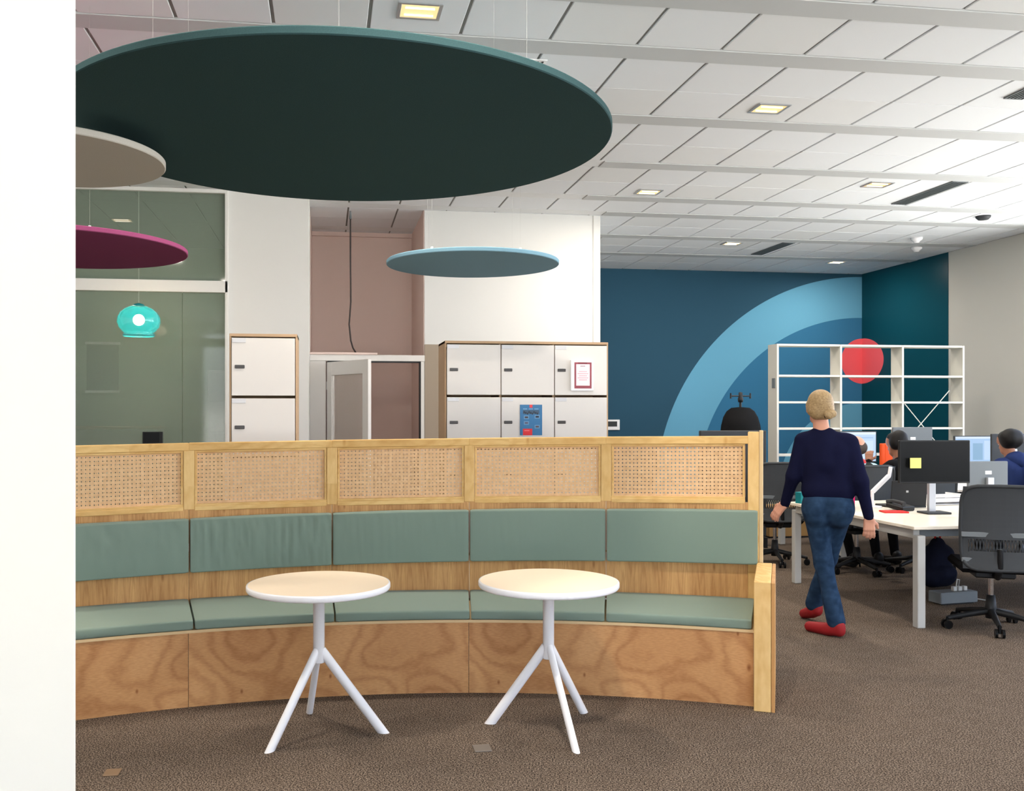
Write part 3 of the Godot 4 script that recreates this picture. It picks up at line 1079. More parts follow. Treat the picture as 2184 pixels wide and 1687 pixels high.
# ------------------------------------------------------------------ hanging discs and lamp
func disc(label: String, at: Vector3, r: float, th: float, m: Material, cables: Array) -> void:
	var d := thing("acoustic_disc", label, "ceiling panel", at, 0.0, "hanging acoustic discs")
	var b := MB.new()
	b.lathe([Vector2(0, 0), Vector2(r - 0.004, 0), Vector2(r, 0.004), Vector2(r, th - 0.004), Vector2(r - 0.004, th), Vector2(0, th)], 120, Vector3.ZERO, true)
	part(d, "panel", b, m)
	for c in cables:
		var w := MB.new()
		var p := Vector3(cos(c) * r * 0.72, th, sin(c) * r * 0.72)
		w.tube([p + Vector3.UP * 0.03, Vector3(p.x, CEIL - at.y - 0.007, p.z)], [0.0004, 0.0004], 6)
		var cb := part(d, "cable", w, M.light_grey)
		var k := MB.new()
		k.tube([p, p + Vector3.UP * 0.045], [0.011, 0.008], 10)
		part(cb, "grip", k, M.white_metal)

func discs() -> void:
	disc("huge dark teal acoustic disc hanging over the banquette", v(0.071, 2.75, 4.204), 1.188, 0.03, M.felt_dark, [0.5, 1.6, 2.6, 3.7, 4.7, 5.8])
	disc("pale blue acoustic disc hanging before the white wall", v(1.013, 2.567, 6.46), 0.60, 0.027, M.felt_blue, [0.9, 2.4, 4.0, 5.6])
	disc("purple acoustic disc hanging before the green glazing", v(-1.71, 2.60, 6.441), 0.795, 0.03, M.felt_purple, [1.03, 2.7, 4.2])
	disc("off-white acoustic disc hanging just under the dark teal disc", v(-1.21, 2.65, 4.342), 0.496, 0.03, M.felt_white, [3.0, 2.3, 3.9])
	# teal glass pendant
	var p := thing("pendant_lamp", "teal ribbed glass pendant lamp glowing before the glazing", "lamp", v(-1.914, 2.325, 10.085))
	var g := MB.new()
	var pr := [Vector2(0.150, 0.0), Vector2(0.158, 0.0), Vector2(0.160, 0.022)]
	for k in 15:
		var t := k / 14.0
		var a := lerpf(-0.86, 1.30, t)
		pr.append(Vector2(0.215 * cos(a) + (0.003 if k % 2 else -0.003), 0.16 + 0.165 * sin(a)))
	g.lathe(pr, 48)
	part(p, "shade", g, M.teal_glass)
	var cap := MB.new()
	cap.lathe([Vector2(0, 0.30), Vector2(0.05, 0.305), Vector2(0.06, 0.318), Vector2(0.05, 0.332), Vector2(0.012, 0.345), Vector2(0, 0.345)], 24)
	part(p, "cap", cap, M.teal_card)
	var w := MB.new()
	w.tube([Vector3(0, 0.34, 0), Vector3(0, CEIL - 2.325, 0)], [0.0009, 0.0009], 6)
	part(p, "cable", w, M.cable_white)
	var bulb := MB.new()
	bulb.ball(Vector3(0, 0.17, 0), Vector3(0.06, 0.06, 0.06), 20)
	part(p, "bulb", bulb, M.bulb_glow)
	var l := OmniLight3D.new()
	l.name = "pendant_light"
	l.position = Vector3(0, 0.17, 0)
	l.light_color = Color8(255, 226, 180)
	l.light_energy = 0.4
	l.light_size = 0.06
	l.omni_range = 20.0
	l.omni_attenuation = 2.0
	l.shadow_enabled = true
	p.add_child(l)

# ------------------------------------------------------------------ lockers
func locker(label: String, x0: float, cols: int, w: float, pitch: float, top: float, front: float) -> void:
	var t := thing("locker_cabinet", label, "lockers", v(x0, 0, front), 0.0, "white lockers behind the banquette")
	var dep := 0.42
	var total := cols * w
	var carcass := MB.new()
	carcass.box(Vector3(-0.006, top / 2, -dep / 2), Vector3(0.012, top, dep), 0.002)
	carcass.box(Vector3(total + 0.006, top / 2, -dep / 2), Vector3(0.012, top, dep), 0.002)
	carcass.box(Vector3(total / 2, top - 0.010, -dep / 2 + 0.003), Vector3(total + 0.024, 0.020, dep), 0.002)
	carcass.box(Vector3(total / 2, top / 2, -dep + 0.01), Vector3(total, top - 0.04, 0.02))
	for c in range(1, cols):
		carcass.box(Vector3(c * w, top / 2, -dep / 2 - 0.012), Vector3(0.016, top - 0.02, dep - 0.03))
	part(t, "carcass", carcass, M.oak_edge)
	var inside := MB.new()
	for r in 6:
		inside.box(Vector3(total / 2, top - 0.03 - r * pitch - 0.012, -dep / 2 - 0.015), Vector3(total, 0.016, dep - 0.05))
	part(t, "shelf_board", inside, M.oak_edge)
	for r in 5:
		for c in cols:
			var y1 := top - 0.030 - r * pitch
			var h := pitch - 0.019
			if r == 4:
				h = y1 - 0.03
			var xc := c * w + w / 2
			var d := part(t, "locker_door", bx(Vector3(xc, y1 - h / 2, 0.006), Vector3(w - 0.007, h, 0.018), 0.002), M.white_laminate)
			var lk := part(d, "lock", bx(Vector3(c * w + 0.058, y1 - h * 0.5, 0.018), Vector3(0.066, 0.024, 0.010), 0.003), M.lock_dark)
			part(d, "label_holder", bx(Vector3(c * w + 0.052, y1 - 0.017, 0.0165), Vector3(0.092, 0.030, 0.004), 0.001), M.label_clear)
	part(t, "plinth", bx(Vector3(total / 2, 0.014, -dep / 2), Vector3(total, 0.028, dep - 0.04)), M.charcoal)

func lockers() -> void:
	locker("narrow white locker tower one door wide with oak top", -0.636, 1, 0.43, 0.411, 2.079, 6.532)
	locker("wide white locker cabinet three doors across with oak frame", 0.941, 3, 0.436, 0.4165, 2.108, 7.341)
	# notices on two doors; the print is a picture of the sheet only
	var im := Image.create(92, 124, false, Image.FORMAT_RGB8)
	im.fill(Color8(250, 248, 246))
	im.fill_rect(Rect2i(8, 6, 76, 112), Color8(150, 74, 86))
	im.fill_rect(Rect2i(16, 14, 60, 92), Color8(246, 232, 238))
	im.fill_rect(Rect2i(24, 6, 40, 6), Color8(120, 50, 62))
	im.fill_rect(Rect2i(34, 20, 22, 4), Color8(176, 150, 160))
	for k in 5:
		im.fill_rect(Rect2i(28 - (k % 2) * 6, 44 + k * 9, 36 + (k % 2) * 12, 3), Color8(226, 166, 178))
	var n1 := thing("notice_holder", "white notice with a dark red border on a locker door", "notice", v(2.04, 1.838, 7.318))
	part(n1, "holder", bx(Vector3(-0.006, 0, 0.008), Vector3(0.186, 0.246, 0.02), 0.002), M.white_gloss)
	part(n1, "sheet", sheet(0.172, 0.232, Vector3(0, 0, 0.0192)), printed("notice_print", im))
	im = Image.create(94, 130, false, Image.FORMAT_RGB8)
	im.fill(Color8(58, 118, 166))
	im.fill_rect(Rect2i(40, 0, 13, 13), Color8(226, 70, 78))
	for k in 12:
		if k % 4 != 3:
			im.fill_rect(Rect2i(13 + k * 6, 16, 5, 4), Color8(128, 172, 204))
	im.fill_rect(Rect2i(12, 23, 70, 17), Color8(66, 92, 116))
	for k in 9:
		im.fill_rect(Rect2i(15 + k * 7, 28 + (k % 3) * 3, 5, 8), Color8(40, 48, 58))
	for q in [[20, 50, 70, 58, 62], [20, 74, 96, 90, 112], [66, 48, 30, 30, 44], [66, 90, 84, 72, 78]]:
		im.fill_rect(Rect2i(q[0] - 4, q[1] - 4, 22, 15), Color8(104, 150, 188))
		im.fill_rect(Rect2i(q[0], q[1], 14, 7), Color8(q[2], q[3], q[4]))
	im.fill_rect(Rect2i(12, 102, 40, 28), Color8(226, 54, 62))
	im.fill_rect(Rect2i(18, 108, 22, 4), Color8(240, 130, 134))
	solid("notice_poster", sheet_box(0.180, 0.244, 0.003), printed("poster_print", im), "blue notice with a red corner on a locker door", "notice", v(1.62, 1.481, 7.322))

func printed(called: String, im: Image) -> StandardMaterial3D:
	var m := mat(called, 255, 255, 255, 0.5, 0.4)
	m.albedo_texture = ImageTexture.create_from_image(im)
	return m

func sheet(w: float, h: float, c: Vector3) -> MB:
	var m := MB.new()
	var n := Vector3(0, 0, 1)
	m.quad_n([c + Vector3(-w / 2, h / 2, 0), c + Vector3(w / 2, h / 2, 0), c + Vector3(w / 2, -h / 2, 0), c + Vector3(-w / 2, -h / 2, 0)], [n, n, n, n], [Vector2(0, 0), Vector2(1, 0), Vector2(1, 1), Vector2(0, 1)])
	return m

func sheet_box(w: float, h: float, t: float) -> MB:
	var m := sheet(w, h, Vector3(0, 0, t / 2))
	var back := sheet(w, h, Vector3(0, 0, -t / 2))
	m.add(back)
	return m

# ------------------------------------------------------------------ ceiling fittings
func downlight(label: String, x: float, d: float, lit: float) -> void:
	var t := thing("ceiling_light", label, "ceiling light", v(x, CEIL, d), 0.0, "recessed ceiling lights")
	var w := 0.25
	var l := 0.21
	var f := MB.new()
	f.box(Vector3(-w / 2, -0.004, 0), Vector3(0.022, 0.010, l + 0.022), 0.002)
	f.box(Vector3(w / 2, -0.004, 0), Vector3(0.022, 0.010, l + 0.022), 0.002)
	f.box(Vector3(0, -0.004, -l / 2), Vector3(w - 0.02, 0.010, 0.022), 0.002)
	f.box(Vector3(0, -0.004, l / 2), Vector3(w - 0.02, 0.010, 0.022), 0.002)
	part(t, "frame", f, M.silver)
	part(t, "diffuser", bx(Vector3(0, -0.002, 0), Vector3(w - 0.024, 0.003, l - 0.024)), M.lamp_glow)
	for s in [-0.05, 0.05]:
		var tube := MB.new()
		tube.tube([Vector3(-0.09, -0.008, s), Vector3(0.09, -0.008, s)], [0.006, 0.006], 8)
		part(t, "tube", tube, M.tube_glow)
	area_light(t, "downlight_glow", Vector3(0, -0.018, 0), Vector3(-PI / 2, 0, 0), Vector2(w - 0.03, l - 0.03), Color8(255, 243, 228), lit)

func vent(label: String, x: float, d0: float, d1: float, w: float) -> void:
	var t := thing("air_vent", label, "vent", v(x, CEIL, (d0 + d1) / 2), 0.0, "linear ceiling vents")
	var l := d1 - d0
	part(t, "backing", bx(Vector3(0, 0.0, 0), Vector3(w, 0.004, l)), M.near_black)
	var f := MB.new()
	for s in [-1.0, 1.0]:
		f.box(Vector3(s * w / 2, -0.006, 0), Vector3(0.014, 0.012, l + 0.014), 0.002)
		f.box(Vector3(0, -0.006, s * l / 2), Vector3(w, 0.012, 0.014), 0.002)
	part(t, "frame", f, M.steel_grey)
	var n := int(w / 0.03)
	for k in range(1, n):
		part(t, "slat", bx(Vector3(-w / 2 + k * w / n, -0.006, 0), Vector3(0.009, 0.010, l - 0.014)), M.steel_grey)

func ceiling_fittings() -> void:
	downlight("lit ceiling light over the front edge of the dark disc", 0.57, 5.75, 5)
	downlight("lit ceiling light before the second grey band", 3.57, 7.19, 4)
	downlight("lit ceiling light nearest the white wall corner", 3.585, 10.12, 5)
	downlight("lit ceiling light beside the long air vent", 5.93, 9.43, 4)
	downlight("small ceiling light beside the far air vent", 5.90, 13.05, 4)
	downlight("small ceiling light close to the mural wall", 8.35, 14.44, 3)
	downlight("ceiling light over the window side of the lounge", 5.97, 3.6, 5)
	downlight("ceiling light over the tables", 0.57, 2.5, 8)
	downlight("ceiling light before the white hanging disc", -1.83, 3.3, 6)
	downlight("ceiling light over the glazing side of the lounge", -2.43, 5.75, 5)
	downlight("ceiling light in the meeting room behind the glass", -2.6, 12.6, 2.5)
	vent("long grey air vent in the ceiling above the bookshelf side", 6.73, 9.17, 10.27, 0.17)
	vent("shorter grey air vent in the ceiling before the mural", 6.69, 12.85, 13.9, 0.17)
	vent("dark air vent in the ceiling near the windows", 5.35, 5.9, 6.67, 0.15)
	var t := thing("slotted_vent", "short slotted vent peeping over the dark disc", "vent", v(1.33, CEIL, 6.52))
	part(t, "plate", bx(Vector3(0, -0.003, 0), Vector3(0.42, 0.008, 0.20), 0.002), M.white_metal)
	for k in 11:
		part(t, "slot", bx(Vector3(-0.18 + k * 0.036, -0.008, 0), Vector3(0.015, 0.003, 0.15)), M.near_black)
	var s := thing("smoke_detector", "white smoke detector on the ceiling before the corner", "detector", v(8.304, CEIL, 12.245))
	var b := MB.new()
	b.lathe([Vector2(0, -0.075), Vector2(0.035, -0.075), Vector2(0.045, -0.05), Vector2(0.075, -0.03), Vector2(0.08, 0.0), Vector2(0, 0.0)], 20)
	part(s, "body", b, M.white_gloss)
	copy(s, "white smoke detector farther along near the corner", v(8.78, CEIL, 12.95), 0.0)
	var c := thing("motion_sensor", "dark round sensor on the ceiling near the windows", "sensor", v(8.218, CEIL, 10.769))
	b = MB.new()
	b.lathe([Vector2(0, -0.05), Vector2(0.06, -0.045), Vector2(0.085, -0.02), Vector2(0.09, 0.0), Vector2(0, 0.0)], 24)
	part(c, "dome", b, M.charcoal)

func wall_things() -> void:
	var t := thing("wall_thermostat", "white wall controller with a dark screen on the blue wall", "thermostat", v(4.86, 1.317, 15.63))
	part(t, "case", bx(Vector3(0, 0, 0), Vector3(0.32, 0.18, 0.03), 0.006), M.white_gloss)
	part(t, "screen", bx(Vector3(-0.01, 0.015, 0.016), Vector3(0.24, 0.09, 0.004), 0.001), M.charcoal)
	var w := MB.new()
	var pts := [v(0.30, CEIL - 0.02, 11.62), v(0.30, 3.4, 11.62), v(0.305, 2.9, 11.62), v(0.285, 2.62, 11.62), v(0.305, 2.42, 11.61), v(0.33, 2.33, 11.60), v(0.36, 2.27, 11.53)]
	var r := []
	for p in pts:
		r.append(0.010)
	w.tube(pts, r, 8)
	var c := thing("hanging_cable", "dark cable hanging down in the pink opening", "cable")
	part(c, "cable", w, M.cable_dark)
	var h := MB.new()
	h.tube([v(0.30, CEIL - 0.10, 11.62), v(0.30, CEIL, 11.62)], [0.018, 0.012], 10)
	part(c, "clamp", h, M.steel_grey)

# ------------------------------------------------------------------ bookshelf and back corner
func bookshelf() -> void:
	var xs := [5.831, 6.717, 7.602, 8.487]
	var b := thing("open_bookshelf", "tall white open bookshelf three bays wide before the mural", "bookshelf", v(0, 0, 11.5))
	for k in 4:
		part(b, "upright", bx(Vector3(xs[k], 1.215, -0.125), Vector3(0.028, 2.43, 0.25), 0.002), M.shelf_white)
	var ys := [2.418, 2.015, 1.668, 1.322, 0.975, 0.63, 0.285, 0.03]
	for y in ys:
		for k in 3:
			part(b, "shelf", bx(Vector3((xs[k] + xs[k + 1]) / 2, y, -0.125), Vector3(xs[k + 1] - xs[k] - 0.032, 0.026, 0.248), 0.002), M.shelf_white)
	part(b, "side_socket", bx(Vector3(5.811, 1.92, -0.08), Vector3(0.012, 0.13, 0.08), 0.003), M.steel_grey)
	for q in [[8.29, 1.83, 7.64, 1.13], [7.63, 1.66, 8.10, 1.13]]:
		var w := MB.new()
		w.tube([Vector3(q[0], q[1], -0.02), Vector3(q[2], q[3], -0.02)], [0.0065, 0.0065], 8)
		part(b, "brace", w, M.shelf_white)

func back_corner() -> void:
	var s := thing("partition_screen", "dark grey fabric partition screen before the blue mural", "screen", v(4.62, 0, 10.2))
	part(s, "panel", bx(Vector3(0, 0.72, 0), Vector3(0.80, 1.22, 0.05), 0.008), M.charcoal)
	for x in [-0.32, 0.32]:
		part(s, "foot", bx(Vector3(x, 0.06, 0), Vector3(0.04, 0.12, 0.36), 0.004), M.near_black)
	var c := thing("coat_stand", "black coat stand with a cross bar on top", "coat stand", v(4.97, 0, 10.75))
	var p := MB.new()
	p.tube([Vector3(0, 0.03, 0), Vector3(0, 1.77, 0)], [0.014, 0.014], 10)
	part(c, "pole", p, M.near_black)
	var base := MB.new()
	base.lathe([Vector2(0, 0), Vector2(0.19, 0), Vector2(0.19, 0.015), Vector2(0.03, 0.04), Vector2(0, 0.04)], 28)
	part(c, "base", base, M.near_black)
	var bar := MB.new()
	bar.tube([Vector3(-0.125, 1.735, 0), Vector3(0.125, 1.735, 0)], [0.008, 0.008], 8)
	part(c, "cross_bar", bar, M.near_black)
	for x in [-0.125, 0.125]:
		var k := MB.new()
		k.tube([Vector3(x, 1.705, 0), Vector3(x, 1.77, 0)], [0.012, 0.010], 8)
		part(c, "peg", k, M.near_black)
	var kn := MB.new()
	kn.lathe([Vector2(0, 1.655), Vector2(0.028, 1.66), Vector2(0.034, 1.70), Vector2(0.022, 1.73), Vector2(0.024, 1.775), Vector2(0, 1.785)], 14)
	part(c, "collar", kn, M.near_black)
	# coat hanging round the pole
	var ct := MB.new()
	var f := FastNoiseLite.new()
	f.seed = 4
	f.frequency = 1.0
	var prof := [Vector2(0.03, 1.60), Vector2(0.10, 1.592), Vector2(0.15, 1.55), Vector2(0.185, 1.48), Vector2(0.205, 1.38), Vector2(0.215, 1.2), Vector2(0.21, 0.9), Vector2(0.205, 0.62), Vector2(0.19, 0.60)]
	var seg := 40
	for i in prof.size() - 1:
		for k in seg:
			var q := []
			var nn := []
			for e in [[i, k], [i, k + 1], [i + 1, k + 1], [i + 1, k]]:
				var a: float = TAU * (e[1] % seg) / seg
				var r: float = prof[e[0]].x * (1.0 + 0.10 * sin(a * 9.0 + f.get_noise_2d(a, 0) * 3.0) * smoothstep(0.0, 0.5, (1.6 - prof[e[0]].y)))
				q.append(Vector3(cos(a) * r * 1.15, prof[e[0]].y, sin(a) * r * 0.75))
				nn.append(Vector3(cos(a), 0.35 if e[0] < 4 else 0.0, sin(a)).normalized())
			ct.quad_n(q, nn, [Vector2(), Vector2(), Vector2(), Vector2()])
	var o := solid("black_coat", ct, M.coat_black, "black coat draped over the coat stand", "coat", v(4.97, 0, 10.75))
	var low := thing("low_cabinet", "low tan wooden cabinet standing on the floor before the bookshelf", "cabinet", v(5.80, 0, 10.95))
	part(low, "body", bx(Vector3(0, 0.19, 0), Vector3(0.9, 0.34, 0.36), 0.005), M.tan_board)
	part(low, "plinth", bx(Vector3(0, 0.012, 0), Vector3(0.84, 0.024, 0.30)), M.charcoal)
	part(low, "top", bx(Vector3(0, 0.37, 0), Vector3(0.92, 0.022, 0.38), 0.003), M.tan_board)

# ------------------------------------------------------------------ office furniture
func desk(label: String, x0: float, x1: float, d0: float, d1: float) -> Node3D:
	var t := thing("office_desk", label, "desk", v((x0 + x1) / 2, 0, (d0 + d1) / 2), 0.0, "bench desks")
	var w := x1 - x0
	var l := d1 - d0
	for s in [-1.0, 1.0]:
		part(t, "desktop", bx(Vector3(0, 0.7175, s * (l / 4)), Vector3(w, 0.025, l / 2 - 0.012), 0.003), M.desk_laminate)
	for sx in [-1.0, 1.0]:
		for sz in [-1.0, 1.0]:
			part(t, "leg", bx(Vector3(sx * (w / 2 - 0.07), 0.33, sz * (l / 2 - 0.05)), Vector3(0.062, 0.66, 0.062), 0.004), M.light_grey)
		part(t, "end_beam", bx(Vector3(sx * (w / 2 - 0.07), 0.665, 0), Vector3(0.05, 0.06, l - 0.16), 0.003), M.light_grey)
	for sz in [-1.0, 1.0]:
		part(t, "long_beam", bx(Vector3(0, 0.668, sz * (l / 2 - 0.12)), Vector3(w - 0.19, 0.05, 0.04), 0.003), M.steel_grey)
	return t

func desks() -> void:
	desk("cream topped bench desk with the dark monitor on it", 4.14, 7.4, 6.13, 8.0)
	desk("cream topped bench desk carrying the two lit screens", 5.2, 8.4, 8.95, 10.35)

func make_chair(label: String, at: Vector3, turn: float) -> Node3D:
	# seat faces -z: the back stands on the +z side
	var t := thing("task_chair", label, "chair", at, turn, "mesh task chairs")
	var fr := MB.new()
	var w := 0.235
	# frame of the back, a rounded loop
	var loop := []
	var rad := []
	for k in 29:
		var a := TAU * k / 28.0
		var sx := signf(cos(a)) * pow(absf(cos(a)), 0.35)
		var sy := signf(sin(a)) * pow(absf(sin(a)), 0.35)
		loop.append(Vector3(sx * w, 0.745 + sy * 0.29, 0.245 + 0.04 * pow(sy, 2) - 0.03 * sx * sx))
		rad.append(0.0135)
	fr.tube(loop, rad, 10, false)
	var bk := part(t, "back_frame", fr, M.charcoal)
	var net := MB.new()
	for i in 12:
		for j in 14:
			var q := []
			for e in [[i, j], [i + 1, j], [i + 1, j + 1], [i, j + 1]]:
				var fx: float = e[0] / 6.0 - 1.0
				var fy: float = e[1] / 7.0 - 1.0
				q.append(Vector3(fx * w * 0.97, 0.745 + fy * 0.285, 0.25 + 0.04 * fy * fy - 0.03 * fx * fx))
			if j in [3, 4] and i > 0 and i < 11:
				continue
			net.quad(q[0], q[1], q[2], q[3], Vector3(0, 0, 1))
	part(t, "back_mesh", net, M.mesh_grey)
	# perforated lumbar band
	var lum := MB.new()
	for i in 19:
		lum.bar(Vector3(-w * 0.80 + i * 0.0209, 0.575, 0.243), Vector3(-w * 0.80 + (i + 0.8) * 0.0209, 0.665, 0.238), 0.006, 0.006)
		lum.bar(Vector3(-w * 0.80 + i * 0.0209, 0.665, 0.243), Vector3(-w * 0.80 + (i + 0.8) * 0.0209, 0.575, 0.238), 0.006, 0.006)
	part(t, "lumbar_band", lum, M.charcoal)
	var bar := MB.new()
	bar.bar(Vector3(-w, 0.52, 0.25), Vector3(w, 0.52, 0.25), 0.012, 0.03, 0.004)
	bar.bar(Vector3(-w, 0.695, 0.243), Vector3(w, 0.695, 0.243), 0.010, 0.035, 0.003)
	part(t, "cross_bar", bar, M.steel_grey)
	var spine := MB.new()
	spine.tube([Vector3(0, 0.40, 0.02), Vector3(0, 0.40, 0.20), Vector3(0, 0.47, 0.275), Vector3(0, 0.60, 0.275)], [0.024, 0.024, 0.02, 0.016], 10)
	part(t, "spine", spine, M.near_black)
	var seat := MB.new()
	seat.box(Vector3(0, 0.455, -0.02), Vector3(0.48, 0.07, 0.46), 0.025)
	part(t, "seat", seat, M.black_cloth)
	var pan := MB.new()
	pan.box(Vector3(0, 0.40, 0.0), Vector3(0.26, 0.045, 0.28), 0.01)
	part(t, "mechanism", pan, M.near_black)
	var col := MB.new()
	col.tube([Vector3(0, 0.20, 0), Vector3(0, 0.385, 0)], [0.018, 0.018], 14)
	part(t, "gas_lift", col, M.chrome)
	var hub := MB.new()
	hub.lathe([Vector2(0, 0.075), Vector2(0.035, 0.075), Vector2(0.04, 0.13), Vector2(0.028, 0.24), Vector2(0, 0.24)], 18)
	part(t, "hub", hub, M.near_black)
	for k in 5:
		var a := TAU * k / 5.0 + 0.35
		var d := Vector3(cos(a), 0, sin(a))
		var lg := MB.new()
		lg.tube([d * 0.02 + Vector3.UP * 0.125, d * 0.17 + Vector3.UP * 0.10, d * 0.305 + Vector3.UP * 0.075], [0.025, 0.02, 0.015], 10)
		var leg := part(t, "base_leg", lg, M.near_black)
		var cs := MB.new()
		var side := d.cross(Vector3.UP)
		for s in [-1.0, 1.0]:
			cs.tube([d * 0.31 + side * (s * 0.022 - 0.008) + Vector3.UP * 0.03, d * 0.31 + side * (s * 0.022 + 0.008) + Vector3.UP * 0.03], [0.03, 0.03], 14)
		cs.tube([d * 0.31 + Vector3.UP * 0.03, d * 0.305 + Vector3.UP * 0.085], [0.012, 0.010], 8)
		part(leg, "caster", cs, M.black_gloss)
	return t

func chairs() -> void:
	var c := make_chair("grey mesh task chair drawn up to the desk with the dark monitor", v(4.70, 0, 6.08), -0.45)
	copy(c, "grey mesh task chair standing empty beside the walking woman", v(4.54, 0, 9.02), -0.2)
	copy(c, "grey mesh task chair under the seated person in the dark vest", v(5.08, 0, 8.42), 0.1)
	copy(c, "grey mesh task chair under the seated person in black", v(5.72, 0, 8.40), 0.15)
	copy(c, "grey mesh task chair under the seated person in the blue jacket", v(6.78, 0, 8.36), 0.35)

# monitor facing +z (towards the lounge) when turn is 0
func monitor(label: String, at: Vector3, turn: float, w: float, h: float, mid: float, screen: Material, shell_mat: Material, stand: Material) -> Node3D:
	var t := thing("desk_monitor", label, "monitor", at, turn, "desk monitors")
	part(t, "housing", bx(Vector3(0, mid, 0), Vector3(w, h, 0.028), 0.005), shell_mat)
	part(t, "screen", sheet(w - 0.022, h - 0.024, Vector3(0, mid + 0.002, 0.0146)), screen)
	var st := MB.new()
	st.box(Vector3(0, (mid + 0.0) / 2.0, -0.035), Vector3(0.06, mid - 0.02, 0.03), 0.004)
	part(t, "stand", st, stand)
	part(t, "foot", bx(Vector3(0, 0.008, 0.0), Vector3(0.2, 0.016, 0.16), 0.004), M.charcoal)
	part(t, "logo_badge", bx(Vector3(0, mid + 0.03, -0.0155), Vector3(0.06, 0.03, 0.004), 0.001), M.white_metal)
	return t

func desk_things() -> void:
	var top := 0.73
	var im := Image.create(96, 60, false, Image.FORMAT_RGB8)
	im.fill(Color8(190, 216, 246))
	im.fill_rect(Rect2i(0, 0, 96, 5), Color8(226, 238, 252))
	im.fill_rect(Rect2i(6, 10, 84, 3), Color8(168, 198, 234))
	im.fill_rect(Rect2i(60, 18, 30, 36), Color8(204, 226, 250))
	var s1 := ImageTexture.create_from_image(im)
	im = Image.create(96, 60, false, Image.FORMAT_RGB8)
	im.fill(Color8(172, 204, 240))
	im.fill_rect(Rect2i(0, 0, 96, 5), Color8(220, 234, 250))
	im.fill_rect(Rect2i(8, 8, 16, 4), Color8(140, 172, 212))
	im.fill_rect(Rect2i(46, 16, 26, 40), Color8(142, 180, 212))
	im.fill_rect(Rect2i(76, 10, 18, 46), Color8(196, 220, 248))
	var s2 := ImageTexture.create_from_image(im)
	glow("screen_pale", Color.WHITE, 0.85, s1)
	glow("screen_blue", Color.WHITE, 0.8, s2)
	var big := monitor("large dark monitor switched off with a yellow note on it", v(4.831, top, 6.90), -0.05, 0.60, 0.345, 0.415, M.black_gloss, M.near_black, M.silver)
	solid("sticky_note", sheet_box(0.092, 0.082, 0.002), M.yellow_note, "yellow sticky note on the large dark monitor", "note", v(4.645, 1.138, 6.862), -0.05)
	var l1 := monitor("lit pale monitor before the person in the dark vest", v(5.52, top, 9.2), 0.0, 0.50, 0.33, 0.445, M.screen_pale, M.charcoal, M.silver)
	area_light(l1, "screen_light", Vector3(0, 0.445, 0.02), Vector3(0, PI, 0), Vector2(0.46, 0.28), Color8(200, 222, 255), 0.15)
	var l2 := monitor("lit blue monitor before the person in the blue jacket", v(7.347, top, 9.80), 0.0, 0.48, 0.31, 0.385, M.screen_blue, M.charcoal, M.silver)
	area_light(l2, "screen_light", Vector3(0, 0.385, 0.02), Vector3(0, PI, 0), Vector2(0.44, 0.26), Color8(180, 210, 255), 0.15)
	monitor("grey monitor seen from behind with a pale badge", v(6.22, top, 9.25), PI, 0.46, 0.30, 0.50, M.black_gloss, M.steel_grey, M.silver)
	monitor("dark monitor seen from behind next to the person in the blue jacket", v(7.40, top, 9.25), PI, 0.50, 0.31, 0.42, M.black_gloss, M.charcoal, M.silver)
	monitor("small grey monitor seen from behind over the empty task chair", v(5.57, top, 7.25), PI, 0.37, 0.25, 0.27, M.black_gloss, M.steel_grey, M.silver)
	# dark laptop
	var lp := thing("laptop", "open black laptop beside the white desk lamp", "laptop", v(4.90, top, 7.35))
	part(lp, "keyboard_deck", bx(Vector3(0, 0.009, -0.1), Vector3(0.33, 0.018, 0.23), 0.004), M.near_black)
	part(lp, "lid", bx(Vector3(0, 0.125, 0.02), Vector3(0.33, 0.22, 0.01), 0.004, Basis(Vector3.RIGHT, 0.12)), M.near_black)
	part(lp, "badge", bx(Vector3(-0.02, 0.14, 0.027), Vector3(0.022, 0.018, 0.003), 0.001), M.light_grey)
	# desk lamp
	var dl := thing("desk_lamp", "white jointed desk lamp on the bench desk", "lamp", v(4.62, top, 7.42))
	var b := MB.new()
	b.lathe([Vector2(0, 0), Vector2(0.075, 0), Vector2(0.075, 0.012), Vector2(0, 0.016)], 24)
	part(dl, "base", b, M.white_metal)
	b = MB.new()
	b.bar(Vector3(0, 0.01, 0), Vector3(0, 0.145, 0), 0.022, 0.022, 0.003)
	part(dl, "post", b, M.white_metal)
	b = MB.new()
	b.bar(Vector3(0, 0.13, 0), Vector3(0.155, 0.27, 0), 0.03, 0.034, 0.004)
	part(dl, "arm", b, M.white_gloss)
	b = MB.new()
	b.bar(Vector3(0.155, 0.26, 0), Vector3(0.17, 0.345, 0), 0.024, 0.026, 0.004)
	part(dl, "head", b, M.white_gloss)
	# papers and small things
	solid("document_tray", tray(0.40, 0.26, 0.07), M.white_gloss, "white document tray behind the large dark monitor", "tray", v(5.37, top, 7.62), 0.1)
	solid("paper_sheet", bx(Vector3(0, 0.002, 0), Vector3(0.30, 0.003, 0.21)), M.paper, "white paper sheet lying before the document tray", "paper", v(5.12, top, 6.66), 0.25)
	solid("red_folder", bx(Vector3(0, 0.006, 0), Vector3(0.19, 0.012, 0.13), 0.002), M.red_card, "red folder lying on the desk near the lamp", "folder", v(4.56, top, 7.02), -0.2)
	var st := thing("desk_phone", "black desk telephone beside the red folder", "telephone", v(4.70, top + 0.012, 7.15), 0.3)
	part(st, "body", bx(Vector3(0, 0.02, 0), Vector3(0.15, 0.04, 0.17), 0.008, Basis(Vector3.RIGHT, 0.15)), M.near_black)
	b = MB.new()
